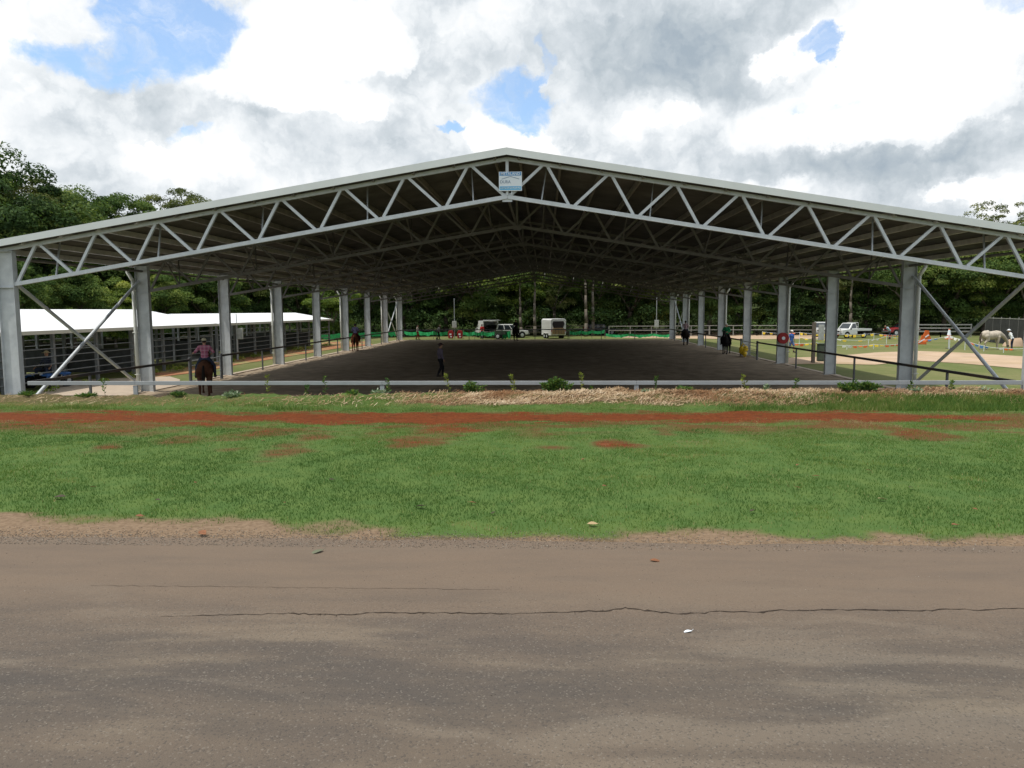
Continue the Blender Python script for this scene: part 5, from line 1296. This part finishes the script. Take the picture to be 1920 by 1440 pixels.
# dark shrubs and saplings under the wood: nobody could count them
cl = []
for i in range(520):
    px = random.uniform(-260, 2200)
    y = random.uniform(100, 118) if px > 430 else 88 + random.uniform(0, 16) - max(0, (430 - px)) * .052
    r_ = random.uniform(1.0, 2.1); cl.append((aty(px, 600, y).x, y, FLOOR + random.uniform(.3, 3.4), r_, random.uniform(.05, .5)))
tag(obj('undergrowth', leaf_mesh('undergrowth', cl, 150, .24, m_leafs['dark'])), 'dark tangled undergrowth below the trees of the wood', 'undergrowth', kind='stuff')
# a few bare trunks standing before the wood
cl = []
for i in range(560):
    px = random.uniform(-380, 2300); y = random.uniform(112, 128) if px > 480 else 100 + random.uniform(0, 18) - max(0, (480 - px)) * .05
    cl.append((aty(px, 600, y).x, y, FLOOR + random.uniform(1.5, 13.5), random.uniform(1.8, 3.2), random.uniform(.0, .45)))
for i in range(520):
    px = random.uniform(-420, 2340); y = random.uniform(129, 140) if px > 480 else 112 + random.uniform(4, 18) - max(0, (480 - px)) * .05
    cl.append((aty(px, 600, y).x, y, FLOOR + random.uniform(.8, 11), random.uniform(2.2, 3.6), random.uniform(.0, .3)))
tag(obj('thicket', leaf_mesh('thicket', cl, 210, .30, m_leafs['dark'])), 'dense dark thicket closing the view deep inside the wood', 'thicket', kind='stuff')
for i, (px, y, h) in enumerate(((1003, 99, 9), (978, 100, 8), (1098, 99, 11), (1112, 101, 12), (1595, 100, 9))):
    T = MB(); x0 = 0; p_ = V3((0, 0, -.1)); r_ = .24
    for k in range(6):
        q_ = p_ + V3((random.uniform(-.12, .12), random.uniform(-.1, .1), h / 6)); T.tube(p_, q_, r_, r_ * .86, 9); p_ = q_; r_ *= .86
    tr = thing('tree', ['slim pale trunked tree behind the horse float', 'slim pale trunked tree behind the white wagon', 'thick trunked tree right of the horse float', 'leaning trunked tree far right of the horse float', 'pale trunked tree behind the farm pickup'][i], 'tree', G0(px, y), random.uniform(0, 6))
    T.build('trunk', m_bark, tr, smooth=True)
    obj('crown', leaf_mesh('crown', [(p_.x + random.uniform(-1.6, 1.6), random.uniform(-1.6, 1.6), h - .2 + random.uniform(-1.4, 1.6), random.uniform(.7, 1.2), random.uniform(.3, .9)) for _ in range(16)], 170, .19, m_leafs['mid']), tr)
# low plants growing along the stables
cl = []
for i in range(40):
    y = random.uniform(31, 74); cl.append((-21.7 + random.uniform(-.2, .2), y, FLOOR + .12, random.uniform(.15, .4), random.uniform(.3, .9)))
tag(obj('stable_weeds', leaf_mesh('stable_weeds', cl, 60, .08, m_leafs['lime'])), 'low yellow green weeds growing along the front of the stables', 'weeds', kind='stuff')

# ---------------------------------------------------------------- plants on the bank
m_pl = attr_mat('young plant leaves', [(0, (0.03, 0.075, 0.02)), (.5, (0.07, 0.15, 0.04)), (1, (0.22, 0.30, 0.05))], .5, translucent=.3)
m_ply = attr_mat('yellowish young leaves', [(0, (0.10, 0.15, 0.025)), (.5, (0.20, 0.25, 0.04)), (1, (0.36, 0.37, 0.08))], .5, translucent=.35)
m_plw = attr_mat('silvery leaves', [(0, (0.10, 0.17, 0.10)), (.5, (0.20, 0.29, 0.17)), (1, (0.50, 0.55, 0.42))], .5, translucent=.2)
m_stem = mat('thin stem', (0.12, 0.13, 0.05), .8)
def leaf_set(pts, size, asp, material, name='leaves'):
    n_ = len(pts); P = np.array([p[:3] for p in pts]); D = np.array([p[3] for p in pts]); D = D / np.linalg.norm(D, axis=1)[:, None]
    sd = np.cross(D, RNG.normal(size=(n_, 3))); sd /= np.linalg.norm(sd, axis=1)[:, None]
    s = (size * RNG.uniform(.7, 1.3, n_))[:, None]
    V = np.stack([P, P + D * s * .5 + sd * s * asp, P + D * s, P + D * s * .5 - sd * s * asp], 1).reshape(-1, 3)
    return np_mesh(name, V, np.arange(n_ * 4).reshape(n_, 4), 4, material, np.clip(RNG.normal(.5, .25, n_), 0, 1))
def sapling(label, px, ytop, ybase, material, kind='seedling'):
    b_ = aty(px, ybase, 22.35); z0 = float(bank_z(b_.x, 22.35)); h = max(.14, (aty(px, ytop, 22.35).z - z0)); o = thing('seedling', label, 'seedling', (b_.x, 22.35, z0), random.uniform(0, 6), 'planted seedlings along the bank')
    T = MB(); pts = []; lean = V3((random.uniform(-.12, .12), random.uniform(-.12, .12), 1)).normalized(); p_ = V3((0, 0, -.02))
    for k in range(5):
        q_ = p_ + lean * h / 5; T.tube(p_, q_, .006, .005, 5); p_ = q_; lean = (lean + V3((random.uniform(-.15, .15), random.uniform(-.15, .15), 0))).normalized()
        if k >= 1:
            for j in range(4 + k): a_ = random.uniform(0, 6.28); pts.append((p_.x, p_.y, p_.z - random.uniform(0, h / 5), (math.cos(a_), math.sin(a_), random.uniform(.1, 1.0))))
    for j in range(8): a_ = random.uniform(0, 6.28); pts.append((p_.x, p_.y, p_.z, (math.cos(a_) * .7, math.sin(a_) * .7, random.uniform(.3, 1.2))))
    T.build('stem', m_stem, o); obj('leaves', leaf_set(pts, .10, .2, material), o)
def shrub(label, px, ytop, ybase, wpx, material, per=420, lsz=.045, spiky=False):
    Y = 22.25; b_ = aty(px, ybase, Y); z0 = float(bank_z(b_.x, Y)); h = max(.12, aty(px, ytop, Y).z - z0); w = wpx / 60.0
    o = thing('shrub', label, 'shrub', (b_.x, Y, z0)); T = MB(); pts = []
    ns = max(5, int(w * 26))
    for k in range(ns):
        x = random.uniform(-.5, .5) * w * .8; hh_ = h * (1 - .5 * abs(x) / (w * .5)) * random.uniform(.7, 1.05); a = V3((x * .7, random.uniform(-.12, .12), 0)); e = V3((x * 1.1, random.uniform(-.2, .2), hh_))
        T.tube(a, e, .006, .004, 5)
        for j in range(per // ns + 6):
            p_ = a.lerp(e, random.uniform(.15, 1)); a_ = random.uniform(0, 6.28); r_ = random.uniform(0, .07)
            pts.append((p_.x + math.cos(a_) * r_, p_.y + math.sin(a_) * r_, p_.z, (math.cos(a_), math.sin(a_), random.uniform(-.1, 1.1))))
    T.build('stems', m_stem, o); obj('leaves', leaf_set(pts, lsz * (1.7 if spiky else 1), .12 if spiky else .3, material), o)
for args in (('tall thin seedling left of the front rail joint by the left third', 730, 711, 738, m_pl), ('yellow topped seedling before the standing person', 843, 702, 738, m_ply), ('yellow green seedling left of the large green shrub', 966, 704, 738, m_ply),
             ('thin seedling rising right of the large green shrub', 1093, 700, 735, m_ply), ('small seedling just right of the second rail post', 1229, 706, 735, m_pl), ('bushy seedling halfway along the right half of the rail', 1398, 703, 736, m_ply),
             ('small dark seedling right of the bushy seedling', 1492, 712, 735, m_pl), ('short seedling over the left end of the dark sand', 503, 705, 738, m_ply), ('leafy seedling left of the first rail post', 612, 706, 738, m_pl),
             ('reddish thin seedling beside the large green shrub', 1108, 726, 740, m_pl), ('pale tipped low seedling before the right half of the rail', 1434, 722, 740, m_plw), ('seedling standing beside the first right column', 1706, 716, 738, m_pl),
             ('seedling at the foot of the right hand short post', 1783, 716, 738, m_pl), ('slender seedling near the left rail end', 198, 712, 742, m_pl), ('arching seedling in the brown soil left of centre', 575, 724, 743, m_pl)): sapling(*args)
for args in (('largest green shrub growing at the middle of the bank', 1042, 708, 742, 66, m_pl, 1500, .075), ('green shrub left of the middle against the rail', 886, 713, 740, 44, m_pl, 600, .065), ('green shrub on the right beside a short rail post', 1611, 713, 741, 80, m_pl, 1500, .07),
             ('small leafy shrub at the foot of the first rail post', 708, 735, 747, 24, m_plw, 160, .07, True), ('low shrub right of the second rail post', 1283, 738, 750, 22, m_pl, 160, .07, True), ('tiny shrub right of the second rail post foot', 1213, 728, 742, 20, m_plw, 120, .06),
             ('silvery weed clump on the brown soil near the brown horse', 436, 733, 746, 26, m_plw, 200, .07, True), ('dark green weed clump under the brown horse', 334, 737, 750, 30, m_pl, 220, .06, True), ('weed clump in the soil below the left slab', 163, 738, 750, 30, m_pl, 200, .07, True),
             ('low grey green clump right of the first right column', 1716, 742, 752, 24, m_plw, 150, .06), ('small clump with a pale flower near the right edge', 1848, 743, 751, 20, m_plw, 120, .06), ('weed clump at the left column foot', 52, 736, 747, 26, m_pl, 160, .07, True),
             ('pale curled weed left of centre on the bank', 660, 733, 747, 20, m_pl, 110, .07, True)): shrub(*args)

# ---------------------------------------------------------------- fallen leaves and litter
m_dl = mat('dry brown leaf', (0.20, 0.085, 0.04), .8, var=.3, scale=30); m_dl2 = mat('pale dry leaf', (0.38, 0.28, 0.15), .8, var=.2, scale=30); m_dl3 = mat('dark dry leaf', (0.06, 0.045, 0.03), .8)
def leaf(label, px, py, z, size, material, group=None, rz=None, name='fallen_leaf', cat='leaf'):
    p_ = at(px, py, z); T = MB(); n_ = 7; top, bot = [], []
    for i in range(n_):
        t = i / (n_ - 1); w = math.sin(math.pi * min(1, t * .92 + .04)) * .28; c_ = .05 * math.sin(math.pi * t)
        top.append(T.bm.verts.new(((t - .5) * size, w * size, .15 * w * size + c_ * size))); bot.append(T.bm.verts.new(((t - .5) * size, -w * size, .15 * w * size + c_ * size)))
    mid_ = [T.bm.verts.new(((i / (n_ - 1) - .5) * size, 0, .02 * math.sin(math.pi * i / (n_ - 1)) * size)) for i in range(n_)]
    for i in range(n_ - 1): T.bm.faces.new((mid_[i], mid_[i + 1], top[i + 1], top[i])); T.bm.faces.new((bot[i], bot[i + 1], mid_[i + 1], mid_[i]))
    T.tube((size * .48, 0, .0), (size * .72, 0, .01), .0015, seg=4)
    o = T.build(name, material); zz = z if py > 1015 else max(z, float(bank_z(p_.x, p_.y)) + .035)
    o.location = (p_.x, p_.y, zz + .004); o.rotation_euler = (random.uniform(-.3, .3), random.uniform(-.2, .2), random.uniform(0, 6.28) if rz is None else rz)
    o.modifiers.new('t', 'SOLIDIFY').thickness = .002
    return tag(o, label, cat, group)
leaf('curled orange brown leaf lying on the road right of centre', 1229, 1052, RZ, .115, m_dl, rz=.1)
leaf('long grey green leaf on the far road edge left of centre', 594, 1036, RZ, .15, mat('grey leaf', (0.13, 0.14, 0.09), .8), rz=.7)
leaf('scrap of white paper on the road below the crack', 1289, 1185, RZ, .07, m_white, rz=.05, name='paper_scrap', cat='paper')
leaf('pale yellow leaf at the near edge of the lawn', 1111, 986, 0, .13, m_dl2, rz=.2)
leaf('orange leaf near the front right of the lawn', 1653, 938, 0, .12, m_dl2, rz=.2)
leaf('brown leaf lying on the verge left of centre', 380, 1005, 0, .15, m_dl)
leaf('dark curled leaf at the far left of the lawn', 112, 938, 0, .17, m_dl3, rz=0)
leaf('dark leaf near the left front of the lawn', 788, 954, 0, .13, m_dl3, rz=0)
for px, py in ((174, 918), (367, 910), (296, 943), (262, 972), (494, 830), (542, 796), (622, 904), (533, 948), (712, 832), (858, 925), (1133, 915), (1094, 864), (925, 966), (886, 948), (1410, 962), (1495, 876), (1530, 896), (1495, 918), (1708, 917), (1630, 886), (1790, 990), (1828, 959)):
    leaf('small dry brown leaf lying loose on the short green lawn', px, py, 0, random.uniform(.06, .10), random.choice([m_dl, m_dl, m_dl3]), 'dry leaves on the lawn')
